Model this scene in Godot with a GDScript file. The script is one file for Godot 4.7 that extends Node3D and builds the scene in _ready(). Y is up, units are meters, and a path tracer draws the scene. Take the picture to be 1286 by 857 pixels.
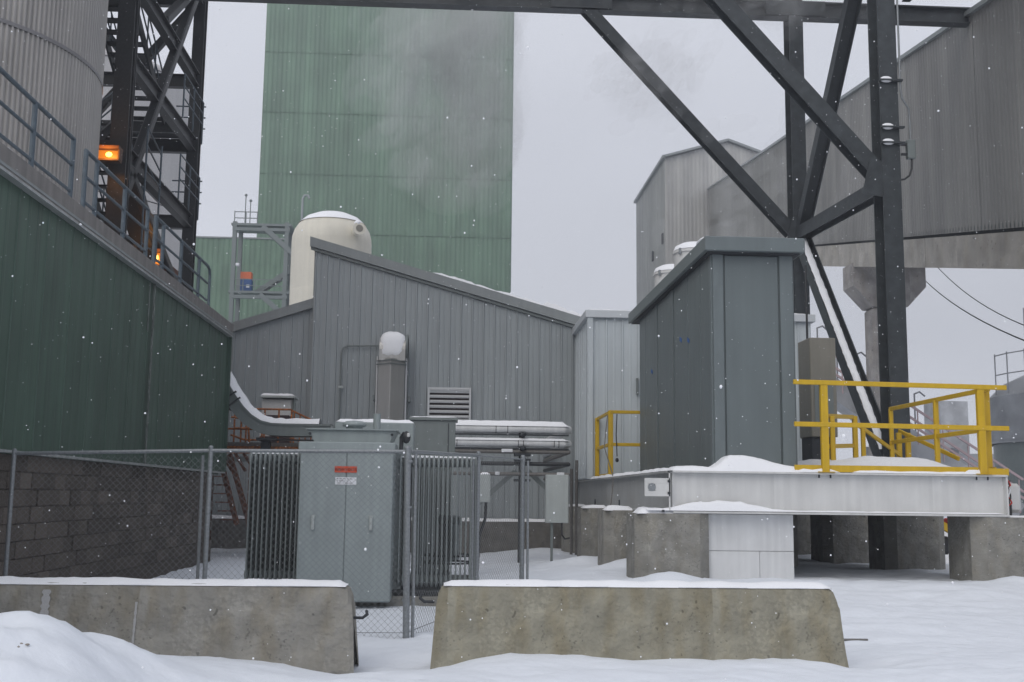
extends Node3D

var org := {}
var used := {}
var rng := RandomNumberGenerator.new()
var nz := FastNoiseLite.new()
var M := {}

# ---------------------------------------------------------------- mesh collector
class B:
	var v := PackedVector3Array()
	var n := PackedVector3Array()

	func tri(a: Vector3, b: Vector3, c: Vector3, na: Vector3, nb: Vector3, nc: Vector3) -> void:
		if (b - a).cross(c - a).dot(na + nb + nc) > 0.0:
			v.append(a); v.append(c); v.append(b)
			n.append(na); n.append(nc); n.append(nb)
		else:
			v.append(a); v.append(b); v.append(c)
			n.append(na); n.append(nb); n.append(nc)

	func quad(a: Vector3, b: Vector3, c: Vector3, d: Vector3, nn: Vector3) -> void:
		tri(a, b, c, nn, nn, nn)
		tri(a, c, d, nn, nn, nn)

	# flat quad whose normal is turned towards «out»
	func face(a: Vector3, b: Vector3, c: Vector3, d: Vector3, out: Vector3) -> void:
		var nn := (c - a).cross(d - b).normalized()
		if nn.dot(out) < 0.0:
			nn = -nn
		quad(a, b, c, d, nn)

	func box(c: Vector3, s: Vector3, bs := Basis()) -> void:
		var h := s * 0.5
		for ax in 3:
			for sg in [-1.0, 1.0]:
				var nn := Vector3.ZERO; nn[ax] = sg
				var p := [] 
				for k in [[-1, -1], [1, -1], [1, 1], [-1, 1]]:
					var q := Vector3.ZERO
					q[ax] = sg * h[ax]
					q[(ax + 1) % 3] = k[0] * h[(ax + 1) % 3]
					q[(ax + 2) % 3] = k[1] * h[(ax + 2) % 3]
					p.append(c + bs * q)
				quad(p[0], p[1], p[2], p[3], bs * nn)

	# box with chamfered edges
	func cbox(c: Vector3, s: Vector3, e: float, bs := Basis()) -> void:
		var h := s * 0.5
		var i := h - Vector3(e, e, e)
		for ax in 3:
			var b1 := (ax + 1) % 3
			var b2 := (ax + 2) % 3
			for sg in [-1.0, 1.0]:
				var p := []
				for k in [[-1, -1], [1, -1], [1, 1], [-1, 1]]:
					var q := Vector3.ZERO
					q[ax] = sg * h[ax]; q[b1] = k[0] * i[b1]; q[b2] = k[1] * i[b2]
					p.append(c + bs * q)
				var nn := Vector3.ZERO; nn[ax] = sg
				quad(p[0], p[1], p[2], p[3], bs * nn)
			for s1 in [-1.0, 1.0]:
				for s2 in [-1.0, 1.0]:
					var p2 := []
					for k in [[-1, 0], [1, 0], [1, 1], [-1, 1]]:
						var q := Vector3.ZERO
						q[ax] = k[0] * i[ax]
						q[b1] = s1 * (h[b1] if k[1] == 0 else i[b1])
						q[b2] = s2 * (i[b2] if k[1] == 0 else h[b2])
						p2.append(c + bs * q)
					var n2 := Vector3.ZERO; n2[b1] = s1; n2[b2] = s2
					quad(p2[0], p2[1], p2[2], p2[3], bs * n2.normalized())
		for sx in [-1.0, 1.0]:
			for sy in [-1.0, 1.0]:
				for sz in [-1.0, 1.0]:
					var sv := Vector3(sx, sy, sz)
					var a := c + bs * (sv * Vector3(h.x, i.y, i.z))
					var b := c + bs * (sv * Vector3(i.x, h.y, i.z))
					var d := c + bs * (sv * Vector3(i.x, i.y, h.z))
					var nn := bs * sv.normalized()
					tri(a, b, d, nn, nn, nn)

	static func axes(dir: Vector3, up := Vector3.UP) -> Basis:
		var zz := dir.normalized()
		if absf(zz.dot(up)) > 0.995:
			up = Vector3.BACK
		var xx := up.cross(zz).normalized()
		return Basis(xx, zz.cross(xx), zz)

	# straight bar, w across, h upwards
	func bar(a: Vector3, b: Vector3, w: float, h: float, up := Vector3.UP) -> void:
		box((a + b) * 0.5, Vector3(w, h, a.distance_to(b)), axes(b - a, up))

	func cbar(a: Vector3, b: Vector3, w: float, h: float, e: float, up := Vector3.UP) -> void:
		cbox((a + b) * 0.5, Vector3(w, h, a.distance_to(b)), e, axes(b - a, up))

	# wide-flange section: web height along «up», flanges across
	func ibeam(a: Vector3, b: Vector3, h: float, w: float, tf: float, tw: float, up := Vector3.UP) -> void:
		var bs := axes(b - a, up)
		var m := (a + b) * 0.5
		var l := a.distance_to(b)
		box(m + bs.y * (h - tf) * 0.5, Vector3(w, tf, l), bs)
		box(m - bs.y * (h - tf) * 0.5, Vector3(w, tf, l), bs)
		box(m, Vector3(tw, h - 2.0 * tf, l - 0.004), bs)

	func tube(a: Vector3, b: Vector3, r: float, k := 8, r2 := -1.0) -> void:
		if r2 < 0.0:
			r2 = r
		var bs := axes(b - a)
		for j in k:
			var t0 := TAU * j / k
			var t1 := TAU * (j + 1) / k
			var d0 := bs.x * cos(t0) + bs.y * sin(t0)
			var d1 := bs.x * cos(t1) + bs.y * sin(t1)
			tri(a + d0 * r, a + d1 * r, b + d1 * r2, d0, d1, d1)
			tri(a + d0 * r, b + d1 * r2, b + d0 * r2, d0, d1, d0)
			tri(a, a + d0 * r, a + d1 * r, -bs.z, -bs.z, -bs.z)
			tri(b, b + d0 * r2, b + d1 * r2, bs.z, bs.z, bs.z)

	# thin wire of three sides without ends
	func wire(a: Vector3, b: Vector3, r: float) -> void:
		var bs := axes(b - a)
		for j in 3:
			var d0 := bs.x * cos(TAU * j / 3) + bs.y * sin(TAU * j / 3)
			var d1 := bs.x * cos(TAU * (j + 1) / 3) + bs.y * sin(TAU * (j + 1) / 3)
			quad(a + d0 * r, a + d1 * r, b + d1 * r, b + d0 * r, (d0 + d1).normalized())

	func pipe(p: Array, r: float, k := 8) -> void:
		for j in p.size() - 1:
			tube(p[j], p[j + 1], r, k)
		for j in range(1, p.size() - 1):
			ball(p[j], Vector3.ONE * r * 1.02, k, 4)

	func ball(c: Vector3, r: Vector3, k := 10, m := 6) -> void:
		lathe(c, _arc(m), k, r)

	static func _arc(m: int) -> Array:
		var o := []
		for j in m + 1:
			var t := -PI / 2 + PI * j / m
			o.append(Vector2(cos(t), sin(t)))
		return o

	# profile of (radius, height) turned about y; smooth round, smooth along the profile
	func lathe(c: Vector3, prof: Array, k: int, sc := Vector3.ONE, smooth := true) -> void:
		var pn := []
		for j in prof.size():
			var a: Vector2 = prof[maxi(j - 1, 0)]
			var b: Vector2 = prof[mini(j + 1, prof.size() - 1)]
			var d := b - a
			pn.append(Vector2(d.y, -d.x).normalized())
		for j in prof.size() - 1:
			var p: Vector2 = prof[j]
			var q: Vector2 = prof[j + 1]
			var np: Vector2 = pn[j]
			var nq: Vector2 = pn[j + 1]
			if not smooth:
				var d := q - p
				np = Vector2(d.y, -d.x).normalized(); nq = np
			for i in k:
				var t0 := TAU * i / k
				var t1 := TAU * (i + 1) / k
				var e0 := Vector3(cos(t0), 0, sin(t0))
				var e1 := Vector3(cos(t1), 0, sin(t1))
				var a0 := c + (e0 * p.x + Vector3.UP * p.y) * sc
				var a1 := c + (e1 * p.x + Vector3.UP * p.y) * sc
				var b0 := c + (e0 * q.x + Vector3.UP * q.y) * sc
				var b1 := c + (e1 * q.x + Vector3.UP * q.y) * sc
				var m0 := ((e0 * np.x + Vector3.UP * np.y) / sc).normalized()
				var m1 := ((e1 * np.x + Vector3.UP * np.y) / sc).normalized()
				var w0 := ((e0 * nq.x + Vector3.UP * nq.y) / sc).normalized()
				var w1 := ((e1 * nq.x + Vector3.UP * nq.y) / sc).normalized()
				if p.x > 1e-6:
					tri(a0, a1, b1, m0, m1, w1)
				if q.x > 1e-6:
					tri(a0, b1, b0, m0, w1, w0)

	# planar polygon (3D points in order) pushed along «d»
	func prism(p: Array, d: Vector3) -> void:
		var u: Vector3 = (p[1] - p[0]).normalized()
		var nn := d.normalized()
		var w := nn.cross(u)
		var flat := PackedVector2Array()
		var mid := Vector3.ZERO
		for q: Vector3 in p:
			flat.append(Vector2((q - p[0]).dot(u), (q - p[0]).dot(w)))
			mid += q / p.size()
		var idx := Geometry2D.triangulate_polygon(flat)
		for t in range(0, idx.size(), 3):
			var a: Vector3 = p[idx[t]]
			var b: Vector3 = p[idx[t + 1]]
			var c: Vector3 = p[idx[t + 2]]
			tri(a, b, c, -nn, -nn, -nn)
			tri(a + d, b + d, c + d, nn, nn, nn)
		var ccw := not Geometry2D.is_polygon_clockwise(flat)
		for j in p.size():
			var a: Vector3 = p[j]
			var b: Vector3 = p[(j + 1) % p.size()]
			var o := (b - a).cross(nn).normalized() * (1.0 if ccw else -1.0)
			quad(a, b, b + d, a + d, o)

	func mesh(shift := Vector3.ZERO) -> ArrayMesh:
		var w := v
		if shift != Vector3.ZERO:
			w = PackedVector3Array()
			w.resize(v.size())
			for j in v.size():
				w[j] = v[j] - shift
		var arr := []
		arr.resize(Mesh.ARRAY_MAX)
		arr[Mesh.ARRAY_VERTEX] = w
		arr[Mesh.ARRAY_NORMAL] = n
		var am := ArrayMesh.new()
		am.add_surface_from_arrays(Mesh.PRIMITIVE_TRIANGLES, arr)
		return am

	func bounds() -> AABB:
		var bb := AABB(v[0], Vector3.ZERO)
		for p in v:
			bb = bb.expand(p)
		return bb

# ---------------------------------------------------------------- objects
func numbered(s: String) -> String:
	if not used.has(s):
		used[s] = 0
		return s
	used[s] += 1
	return "%s_%03d" % [s, used[s]]

func tag(o: Node, label: String, category: String, group := "") -> void:
	o.set_meta("label", label)
	o.set_meta("category", category)
	if group:
		o.set_meta("group", group)

func thing(called: String, label: String, category: String, at: Vector3, group := "") -> Node3D:
	var o := Node3D.new()
	o.name = numbered(called)
	o.position = at
	add_child(o)
	org[o] = at
	tag(o, label, category, group)
	return o

# one mesh from world coordinates; a part of «parent», or top-level
func part(called: String, b: B, m: Material, parent: Node3D = null, kind := "") -> MeshInstance3D:
	var bb := b.bounds()
	var c := bb.get_center()
	if parent == null:
		c.y = bb.position.y
	var o := MeshInstance3D.new()
	o.mesh = b.mesh(c)
	o.material_override = m
	put(o, called, c, parent)
	if kind:
		o.set_meta("kind", kind)
	return o

func put(o: Node3D, called: String, c: Vector3, parent: Node3D) -> void:
	if parent == null:
		o.name = numbered(called)
		o.position = c
		add_child(o)
	else:
		o.name = called
		o.position = c - org[parent]
		parent.add_child(o, true)
	org[o] = c

# a shared mesh set at a place
func piece(called: String, am: Mesh, m: Material, parent: Node3D, at: Vector3, bs := Basis()) -> MeshInstance3D:
	var o := MeshInstance3D.new()
	o.mesh = am
	o.material_override = m
	put(o, called, at, parent)
	o.basis = bs
	return o

func copy(src: Node3D, at: Vector3, label: String) -> Node3D:
	var c: Node3D = src.duplicate()
	c.name = numbered(String(src.name).rstrip("_0123456789"))
	add_child(c)
	c.position = at
	org[c] = at
	if label:
		c.set_meta("label", label)
	return c

func smooth(a: float, b: float, x: float) -> float:
	var t := clampf((x - a) / (b - a), 0.0, 1.0)
	return t * t * (3.0 - 2.0 * t)

# ---------------------------------------------------------------- materials
func noise_tex(sd: int, freq: float, lo: float, hi: float, oct := 5, normal := 0.0, kind := FastNoiseLite.TYPE_SIMPLEX_SMOOTH, mid := -1.0) -> NoiseTexture2D:
	var f := FastNoiseLite.new()
	f.seed = sd
	f.noise_type = kind
	f.frequency = freq
	f.fractal_octaves = oct
	var t := NoiseTexture2D.new()
	t.width = 512; t.height = 512
	t.seamless = true
	t.noise = f
	if normal > 0.0:
		t.as_normal_map = true
		t.bump_strength = normal
	else:
		var g := Gradient.new()
		g.set_color(0, Color(lo, lo, lo))
		g.set_color(1, Color(hi, hi, hi))
		if mid >= 0.0:
			g.add_point(0.5, Color(mid, mid, mid))
		t.color_ramp = g
	return t

var T := {}

func mat(key: String, c: Color, rough := 0.7, tex := "", scale := Vector3.ONE, nrm := "", nscale := 1.0, metal := 0.0) -> StandardMaterial3D:
	var m := StandardMaterial3D.new()
	m.resource_name = key
	m.albedo_color = c.linear_to_srgb()
	m.roughness = rough
	m.metallic = metal
	if tex or nrm:
		m.uv1_triplanar = true
		m.uv1_world_triplanar = true
		m.uv1_scale = scale
	if tex:
		m.albedo_texture = T[tex]
	if nrm:
		m.normal_enabled = true
		m.normal_texture = T[nrm]
		m.normal_scale = nscale
	M[key] = m
	return m

# concrete: mottled, run down by brown streaks, pitted
func concrete_image(sd: int, stain: float) -> ImageTexture:
	var im := Image.create(512, 512, false, Image.FORMAT_RGB8)
	var f := FastNoiseLite.new(); f.seed = sd; f.frequency = 0.012; f.fractal_octaves = 5
	var g := FastNoiseLite.new(); g.seed = sd + 7; g.frequency = 0.02; g.fractal_octaves = 3
	var h := FastNoiseLite.new(); h.seed = sd + 13; h.frequency = 0.09; h.fractal_octaves = 2
	for y in 512:
		for x in 512:
			var wx := absf(x - 256.0) / 256.0
			var a := f.get_noise_2d(x, y) * (1.0 - wx * wx) + f.get_noise_2d(x + 900, y) * wx * wx
			var s := g.get_noise_2d(x * 0.9, y * 0.30 + 40) * (1.0 - wx) + g.get_noise_2d(x * 0.9 + 999, y * 0.30) * wx
			var p := h.get_noise_2d(x, y)
			var k := 0.86 + 0.16 * a
			var st := clampf(s * 1.5 + 0.15, 0.0, 1.0) * stain
			var q := h.get_noise_2d(x * 0.45 + 300.0, y * 0.45)
			var wh := f.get_noise_2d(x * 0.5 + 200.0, y * 0.5 + 90.0)
			if p + 0.7 * wh > 0.80:
				k *= 0.80
			if q > 0.72:
				k *= 0.72
			if wh < -0.22 and p < -0.1:
				k *= 1.07
			im.set_pixel(x, y, Color(k * (1.0 - 0.25 * st), k * (1.0 - 0.36 * st), k * (1.0 - 0.58 * st)))
	return ImageTexture.create_from_image(im)

# sheet metal: soft vertical runs of dirt
func metal_image(sd: int, amount: float) -> ImageTexture:
	var im := Image.create(512, 512, false, Image.FORMAT_RGB8)
	var g := FastNoiseLite.new(); g.seed = sd; g.frequency = 0.03; g.fractal_octaves = 4
	var f := FastNoiseLite.new(); f.seed = sd + 3; f.frequency = 0.008; f.fractal_octaves = 4
	for y in 512:
		for x in 512:
			var wx := absf(x - 256.0) / 256.0
			var wy := absf(y - 256.0) / 256.0
			var s := g.get_noise_2d(x, y * 0.05) * (1.0 - wx) + g.get_noise_2d(x + 777, y * 0.05) * wx
			var a := f.get_noise_2d(x, y) * (1.0 - wy * wy) + f.get_noise_2d(x, y + 900) * wy * wy
			var k := clampf(0.88 + amount * (0.8 * s + 0.7 * a), 0.0, 1.0)
			im.set_pixel(x, y, Color(k, k, k * (1.0 - 0.06 * amount * s)))
	return ImageTexture.create_from_image(im)

func materials() -> void:
	T.blotch = noise_tex(3, 0.008, 0.72, 1.0, 5)
	T.fine = noise_tex(5, 0.03, 0.78, 1.0, 4)
	T.speck = noise_tex(9, 0.12, 0.70, 1.0, 3)
	T.rust = noise_tex(21, 0.03, 0.35, 1.0, 5)
	T.concrete = concrete_image(31, 0.26)
	T.concrete_b = concrete_image(57, 0.12)
	T.metal = metal_image(71, 0.15)
	T.metal_soft = metal_image(83, 0.055)
	T.n_concrete = noise_tex(41, 0.05, 0, 0, 5, 6.0)
	T.n_rough = noise_tex(43, 0.025, 0, 0, 5, 14.0)
	T.n_snow = noise_tex(47, 0.012, 0, 0, 6, 5.0)
	T.n_sheet = noise_tex(53, 0.006, 0, 0, 3, 3.0)
	mat("snow", Color(0.765, 0.80, 0.86), 0.95, "", Vector3.ONE * 0.5, "n_snow", 0.75)
	mat("snow_cap", Color(0.86, 0.87, 0.90), 0.95, "", Vector3.ONE * 1.6, "n_snow", 0.5)
	mat("dirt", Color(0.40,0.36,0.32), 0.95, "speck", Vector3.ONE * 3.0)
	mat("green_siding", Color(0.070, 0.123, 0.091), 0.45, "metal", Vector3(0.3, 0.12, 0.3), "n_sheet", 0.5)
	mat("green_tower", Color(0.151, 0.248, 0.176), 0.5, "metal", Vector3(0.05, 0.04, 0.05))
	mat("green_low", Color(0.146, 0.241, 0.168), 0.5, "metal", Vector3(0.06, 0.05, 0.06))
	mat("fascia_brown", Color(0.235, 0.22, 0.21), 0.5, "metal", Vector3(0.4, 0.3, 0.4))
	mat("flashing", Color(0.42, 0.44, 0.44), 0.4, "metal", Vector3(0.5, 0.5, 0.5))
	mat("pale_trim", Color(0.36, 0.40, 0.37), 0.5, "rust", Vector3(0.5, 0.35, 0.5))
	mat("mortar", Color(0.22, 0.20, 0.18), 0.95, "speck", Vector3.ONE * 2.0)
	for k in 5:
		var t: float = [0.95, 1.1, 1.28, 1.45, 1.7][k]
		mat("block_%d" % k, Color(0.122 * t, 0.104 * t, 0.089 * t), 0.95, "speck", Vector3.ONE * (1.2 + 0.2 * k), "n_rough", 1.0)
	mat("blue_grey_steel", Color(0.10, 0.135, 0.165), 0.5, "fine", Vector3.ONE * 0.8)
	mat("silo", Color(0.475, 0.455, 0.435), 0.45, "metal", Vector3(0.25, 0.1, 0.25))
	mat("silo_seam", Color(0.20, 0.195, 0.20), 0.5)
	mat("pale_silo", Color(0.62, 0.61, 0.61), 0.6, "metal_soft", Vector3(0.2, 0.1, 0.2))
	mat("dark_steel", Color(0.034, 0.037, 0.041), 0.5, "fine", Vector3.ONE * 0.7, "n_sheet", 0.4)
	mat("trestle_steel", Color(0.049, 0.058, 0.065), 0.5, "blotch", Vector3.ONE * 0.6, "n_sheet", 0.4)
	mat("grey_siding", Color(0.392, 0.428, 0.443), 0.4, "metal_soft", Vector3(0.3, 0.12, 0.3), "n_sheet", 0.35)
	mat("grey_trim", Color(0.301, 0.327, 0.332), 0.4, "metal_soft", Vector3(0.4, 0.3, 0.4))
	mat("foundation", Color(0.18,0.172,0.16), 0.95, "concrete_b", Vector3.ONE * 0.5)
	mat("cream", Color(0.88, 0.835, 0.715), 0.45, "metal_soft", Vector3(0.25, 0.2, 0.25))
	mat("tower_stair", Color(0.17, 0.195, 0.195), 0.5)
	mat("galvanised", Color(0.30, 0.32, 0.335), 0.4, "fine", Vector3.ONE * 2.0, "", 1.0, 0.3)
	mat("chain_wire", Color(0.20, 0.21, 0.215), 0.45, "", Vector3.ONE, "", 1.0, 0.3)
	mat("transformer_grey", Color(0.375, 0.428, 0.432), 0.4, "metal_soft", Vector3(0.5, 0.4, 0.5), "n_sheet", 0.25)
	mat("fin_grey", Color(0.344, 0.385, 0.385), 0.4, "metal_soft", Vector3(0.6, 0.5, 0.6))
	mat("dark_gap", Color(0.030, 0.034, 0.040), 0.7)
	mat("box_grey", Color(0.225, 0.255, 0.251), 0.4, "metal_soft", Vector3(0.4, 0.4, 0.4))
	mat("pale_box", Color(0.52, 0.56, 0.55), 0.4, "metal_soft", Vector3(0.6, 0.5, 0.6))
	mat("sign_red", Color(0.60, 0.075, 0.025), 0.5)
	mat("sign_ink", Color(0.11, 0.015, 0.012), 0.6)
	mat("sign_white", Color(0.72, 0.73, 0.76), 0.5)
	mat("sign_grey_ink", Color(0.14, 0.14, 0.15), 0.6)
	mat("barrier", Color(0.351, 0.334, 0.265), 0.92, "concrete", Vector3.ONE * 0.42, "n_concrete", 0.8)
	mat("barrier_grey", Color(0.345, 0.335, 0.305), 0.92, "concrete", Vector3(0.37, 0.42, 0.37), "n_concrete", 0.8)
	mat("pier", Color(0.336, 0.328, 0.300), 0.92, "concrete_b", Vector3.ONE * 0.5, "n_concrete", 0.6)
	mat("lime", Color(0.50, 0.50, 0.50), 0.9, "speck", Vector3.ONE * 2.0)
	mat("bridge_concrete", Color(0.504, 0.474, 0.432), 0.92, "concrete_b", Vector3(0.12, 0.12, 0.12))
	mat("bridge_pier", Color(0.406, 0.384, 0.370), 0.92, "concrete_b", Vector3(0.2, 0.2, 0.2))
	mat("enclosure", Color(0.163, 0.195, 0.200), 0.4, "metal_soft", Vector3(0.35, 0.15, 0.35), "n_sheet", 0.4)
	mat("enclosure_trim", Color(0.175, 0.208, 0.215), 0.4, "metal_soft", Vector3(0.4, 0.4, 0.4))
	mat("blue_tape", Color(0.02, 0.10, 0.32), 0.6)
	mat("light_shed", Color(0.665, 0.725, 0.76), 0.4, "metal_soft", Vector3(0.3, 0.12, 0.3))
	mat("light_trim", Color(0.56,0.59,0.62), 0.4)
	mat("white_paint", Color(0.769, 0.769, 0.757), 0.5, "metal_soft", Vector3(0.4, 0.3, 0.4))
	mat("grey_paint", Color(0.50, 0.51, 0.51), 0.5, "metal_soft", Vector3(0.4, 0.3, 0.4))
	mat("white_block", Color(0.832, 0.842, 0.851), 0.8, "metal_soft", Vector3(0.5, 0.4, 0.5))
	mat("yellow", Color(0.75, 0.475, 0.010), 0.45, "metal_soft", Vector3(0.6, 0.5, 0.6))
	mat("rusty_orange", Color(0.80,0.27,0.065), 0.6, "rust", Vector3.ONE * 0.8)
	mat("rust_brown", Color(0.30,0.105,0.05), 0.8, "rust", Vector3.ONE * 0.8)
	mat("tan", Color(0.27,0.255,0.215), 0.5, "metal_soft", Vector3(0.5, 0.3, 0.5))
	mat("stainless", Color(0.50,0.49,0.47), 0.35, "metal_soft", Vector3(0.6, 0.3, 0.6), "", 1.0, 0.5)
	mat("white_pipe", Color(0.814, 0.825, 0.836), 0.4, "metal_soft", Vector3.ONE * 0.5)
	mat("brown_pipe", Color(0.20, 0.19, 0.18), 0.6, "fine", Vector3.ONE)
	mat("gallery", Color(0.275,0.266,0.254), 0.5, "metal", Vector3(0.06, 0.03, 0.06))
	mat("house", Color(0.47,0.465,0.45), 0.5, "metal", Vector3(0.05, 0.04, 0.05))
	mat("far_grey", Color(0.375, 0.388, 0.413), 0.7, "blotch", Vector3.ONE * 0.1)
	mat("far_pale", Color(0.50, 0.51, 0.53), 0.7, "blotch", Vector3.ONE * 0.1)
	mat("steam", Color(0.97, 0.97, 0.97), 0.95).albedo_color.a = 0.023
	(M.steam as StandardMaterial3D).transparency = BaseMaterial3D.TRANSPARENCY_ALPHA
	mat("thin_steam", Color(0.97, 0.97, 0.97), 0.95).albedo_color.a = 0.020
	(M.thin_steam as StandardMaterial3D).transparency = BaseMaterial3D.TRANSPARENCY_ALPHA
	mat("far_pink", Color(0.48, 0.36, 0.37), 0.7)
	mat("louver", Color(0.55, 0.56, 0.57), 0.4)
	mat("louver_dark", Color(0.045, 0.030, 0.032), 0.8)
	mat("orange_paint", Color(0.62, 0.14, 0.05), 0.6)
	mat("blue_paint", Color(0.03, 0.09, 0.25), 0.6)
	mat("red_paint", Color(0.45, 0.03, 0.02), 0.6)
	mat("cable_black", Color(0.02, 0.02, 0.022), 0.6)
	mat("lamp_hood", Color(0.10, 0.045, 0.02), 0.6)
	var g := mat("lamp_glow", Color(0.14, 0.08, 0.02), 0.4)
	g.emission_enabled = true
	g.emission = Color(1.0, 0.56, 0.10)
	g.emission_energy_multiplier = 0.30
	var h := mat("lamp_hot", Color(1.0, 0.8, 0.4), 0.4)
	h.emission_enabled = true
	h.emission = Color(1.0, 0.84, 0.45)
	h.emission_energy_multiplier = 1.8

# ---------------------------------------------------------------- ground
func gh(x: float, z: float) -> float:
	var y := 0.06
	var k := smooth(-12.4, -16.8, z) * smooth(0.0, 2.6, x) * (1.0 - smooth(6.0, 30.0, x - 20.0))
	y += 0.30 * k * lerpf(1.0, 0.62, smooth(-18.0, -25.0, z))
	y += 0.14 * exp(-pow((z + 9.6) / 1.7, 2.0))                                    # drift along the barriers
	for d in [[-0.35, -10.2, 0.55, 0.14], [3.75, -10.3, 0.5, 0.12], [-1.0, -10.1, 0.4, 0.10]]:
		y -= d[3] * exp(-(pow((x - d[0]) / d[2], 2.0) + pow((z - d[1]) / 0.7, 2.0)))
	# ploughed heap at the left
	var m := smooth(-1.35, -2.75, x + 0.06 * sin(z * 2.3))
	y += m * exp(-pow((z + 7.4) / 1.45, 2.0)) * (0.66 + 0.10 * nz.get_noise_2d(x * 30.0, z * 30.0))
	y += 0.10 * smooth(-1.0, -4.0, x) * smooth(-15.0, -22.0, z)
	y += 0.12 * exp(-(pow((x - 5.3) / 2.4, 2.0) + pow((z + 13.2) / 1.6, 2.0)))      # swell right of the barrier
	y += 0.10 * exp(-(pow((x - 7.2) / 1.0, 2.0) + pow((z + 15.6) / 0.9, 2.0)))
	for p in [[3.25, -16.6, 0.5, 0.16], [3.2, -20.2, 0.45, 0.16], [2.6, -22.2, 0.7, 0.16], [3.2, -23.6, 0.4, 0.10], [8.5, -16.6, 0.35, 0.10]]:
		y += p[3] * exp(-(pow((x - p[0]) / p[2], 2.0) + pow((z - p[1]) / (p[2] * 0.9), 2.0)))
	y += 0.055 * smooth(-0.22, 0.10, z + 9.15 + 0.16 * (x - 4.5) + 0.1 * sin(x * 1.3)) * smooth(3.4, 4.6, x) * smooth(-7.4, -8.6, z)
	y += 0.05 * smooth(-0.16, 0.05, z + 8.75 - 0.22 * (x + 0.5) + 0.08 * sin(x * 2.0)) * smooth(1.6, 0.4, x) * smooth(-2.4, -1.4, x) * smooth(-7.2, -8.4, z)
	y += 0.018 * (1.0 - absf(nz.get_noise_2d(x * 5.0 + z * 2.0, z * 16.0)) * 3.0) * smooth(2.0, 5.0, x)
	y += 0.050 * nz.get_noise_2d(x * 7.0, z * 9.0)
	y += 0.022 * nz.get_noise_2d(x * 26.0 + 50.0, z * 40.0)
	y += 0.010 * nz.get_noise_2d(x * 90.0, z * 30.0 + x * 40.0)
	return y

func spread(a: float, b: float, step: float, far: float) -> Array:
	var o := []
	var s := step
	var t := a
	while t > -far:
		t -= s
		s *= 1.35
		o.push_front(t)
	var k := int(round((b - a) / step))
	for j in k + 1:
		o.append(a + (b - a) * j / k)
	t = b
	s = step
	while t < far:
		t += s
		s *= 1.35
		o.append(t)
	return o

func ground() -> void:
	var xs := spread(-7.0, 11.0, 0.09, 120.0)
	var zs := spread(-24.0, -4.5, 0.09, 130.0)
	var b := B.new()
	var hs := []
	var ns := []
	for z: float in zs:
		var r := PackedFloat32Array()
		for x: float in xs:
			r.append(gh(x, z))
		hs.append(r)
	for j in zs.size():
		var r := PackedVector3Array()
		for i in xs.size():
			var i0 := maxi(i - 1, 0)
			var i1 := mini(i + 1, xs.size() - 1)
			var j0 := maxi(j - 1, 0)
			var j1 := mini(j + 1, zs.size() - 1)
			var dx: float = (hs[j][i1] - hs[j][i0]) / (xs[i1] - xs[i0])
			var dz: float = (hs[j1][i] - hs[j0][i]) / (zs[j1] - zs[j0])
			r.append(Vector3(-dx, 1.0, -dz).normalized())
		ns.append(r)
	for j in zs.size() - 1:
		for i in xs.size() - 1:
			var p := Vector3(xs[i], hs[j][i], zs[j])
			var q := Vector3(xs[i + 1], hs[j][i + 1], zs[j])
			var r := Vector3(xs[i + 1], hs[j + 1][i + 1], zs[j + 1])
			var s := Vector3(xs[i], hs[j + 1][i], zs[j + 1])
			b.tri(p, q, r, ns[j][i], ns[j][i + 1], ns[j + 1][i + 1])
			b.tri(p, r, s, ns[j][i], ns[j + 1][i + 1], ns[j + 1][i])
	var o := part("ground", b, M.snow)
	o.set_meta("kind", "structure")
	o.set_meta("label", "snow covered ground with drifts")

# heap of snow over a rectangle, its rim rounded and uneven
func cap(b: B, x0: float, x1: float, z0: float, z1: float, y: float, h: float, sd: float, rim := 0.12, sides := [1, 1, 1, 1]) -> void:
	var nx := clampi(int((x1 - x0) / 0.07), 4, 60)
	var nzz := clampi(int((z1 - z0) / 0.07), 4, 60)
	var g := []
	for j in nzz + 1:
		var r := PackedVector3Array()
		for i in nx + 1:
			var x := lerpf(x0, x1, float(i) / nx)
			var z := lerpf(z0, z1, float(j) / nzz)
			var e := 1.0
			if sides[0]: e = minf(e, (x - x0) / rim)
			if sides[1]: e = minf(e, (x1 - x) / rim)
			if sides[2]: e = minf(e, (z - z0) / rim)
			if sides[3]: e = minf(e, (z1 - z) / rim)
			e = clampf(e, 0.0, 1.0)
			var k := sqrt(1.0 - (1.0 - e) * (1.0 - e))
			var wob := 1.0 + 0.45 * nz.get_noise_2d(x * 45.0 + sd * 17.0, z * 45.0 + sd * 5.0)
			r.append(Vector3(x, y + 0.006 + h * k * wob, z + 0.03 * (1.0 - e) * nz.get_noise_2d(x * 55.0 + sd * 9.0, sd)))
		g.append(r)
	skin(b, g)
	for i in nx:
		b.face(g[0][i], g[0][i + 1], Vector3(g[0][i + 1].x, y, z0), Vector3(g[0][i].x, y, z0), Vector3.FORWARD)
		b.face(g[nzz][i], g[nzz][i + 1], Vector3(g[nzz][i + 1].x, y, z1), Vector3(g[nzz][i].x, y, z1), Vector3.BACK)
	for j in nzz:
		b.face(g[j][0], g[j + 1][0], Vector3(x0, y, g[j + 1][0].z), Vector3(x0, y, g[j][0].z), Vector3.LEFT)
		b.face(g[j][nx], g[j + 1][nx], Vector3(x1, y, g[j + 1][nx].z), Vector3(x1, y, g[j][nx].z), Vector3.RIGHT)

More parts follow.
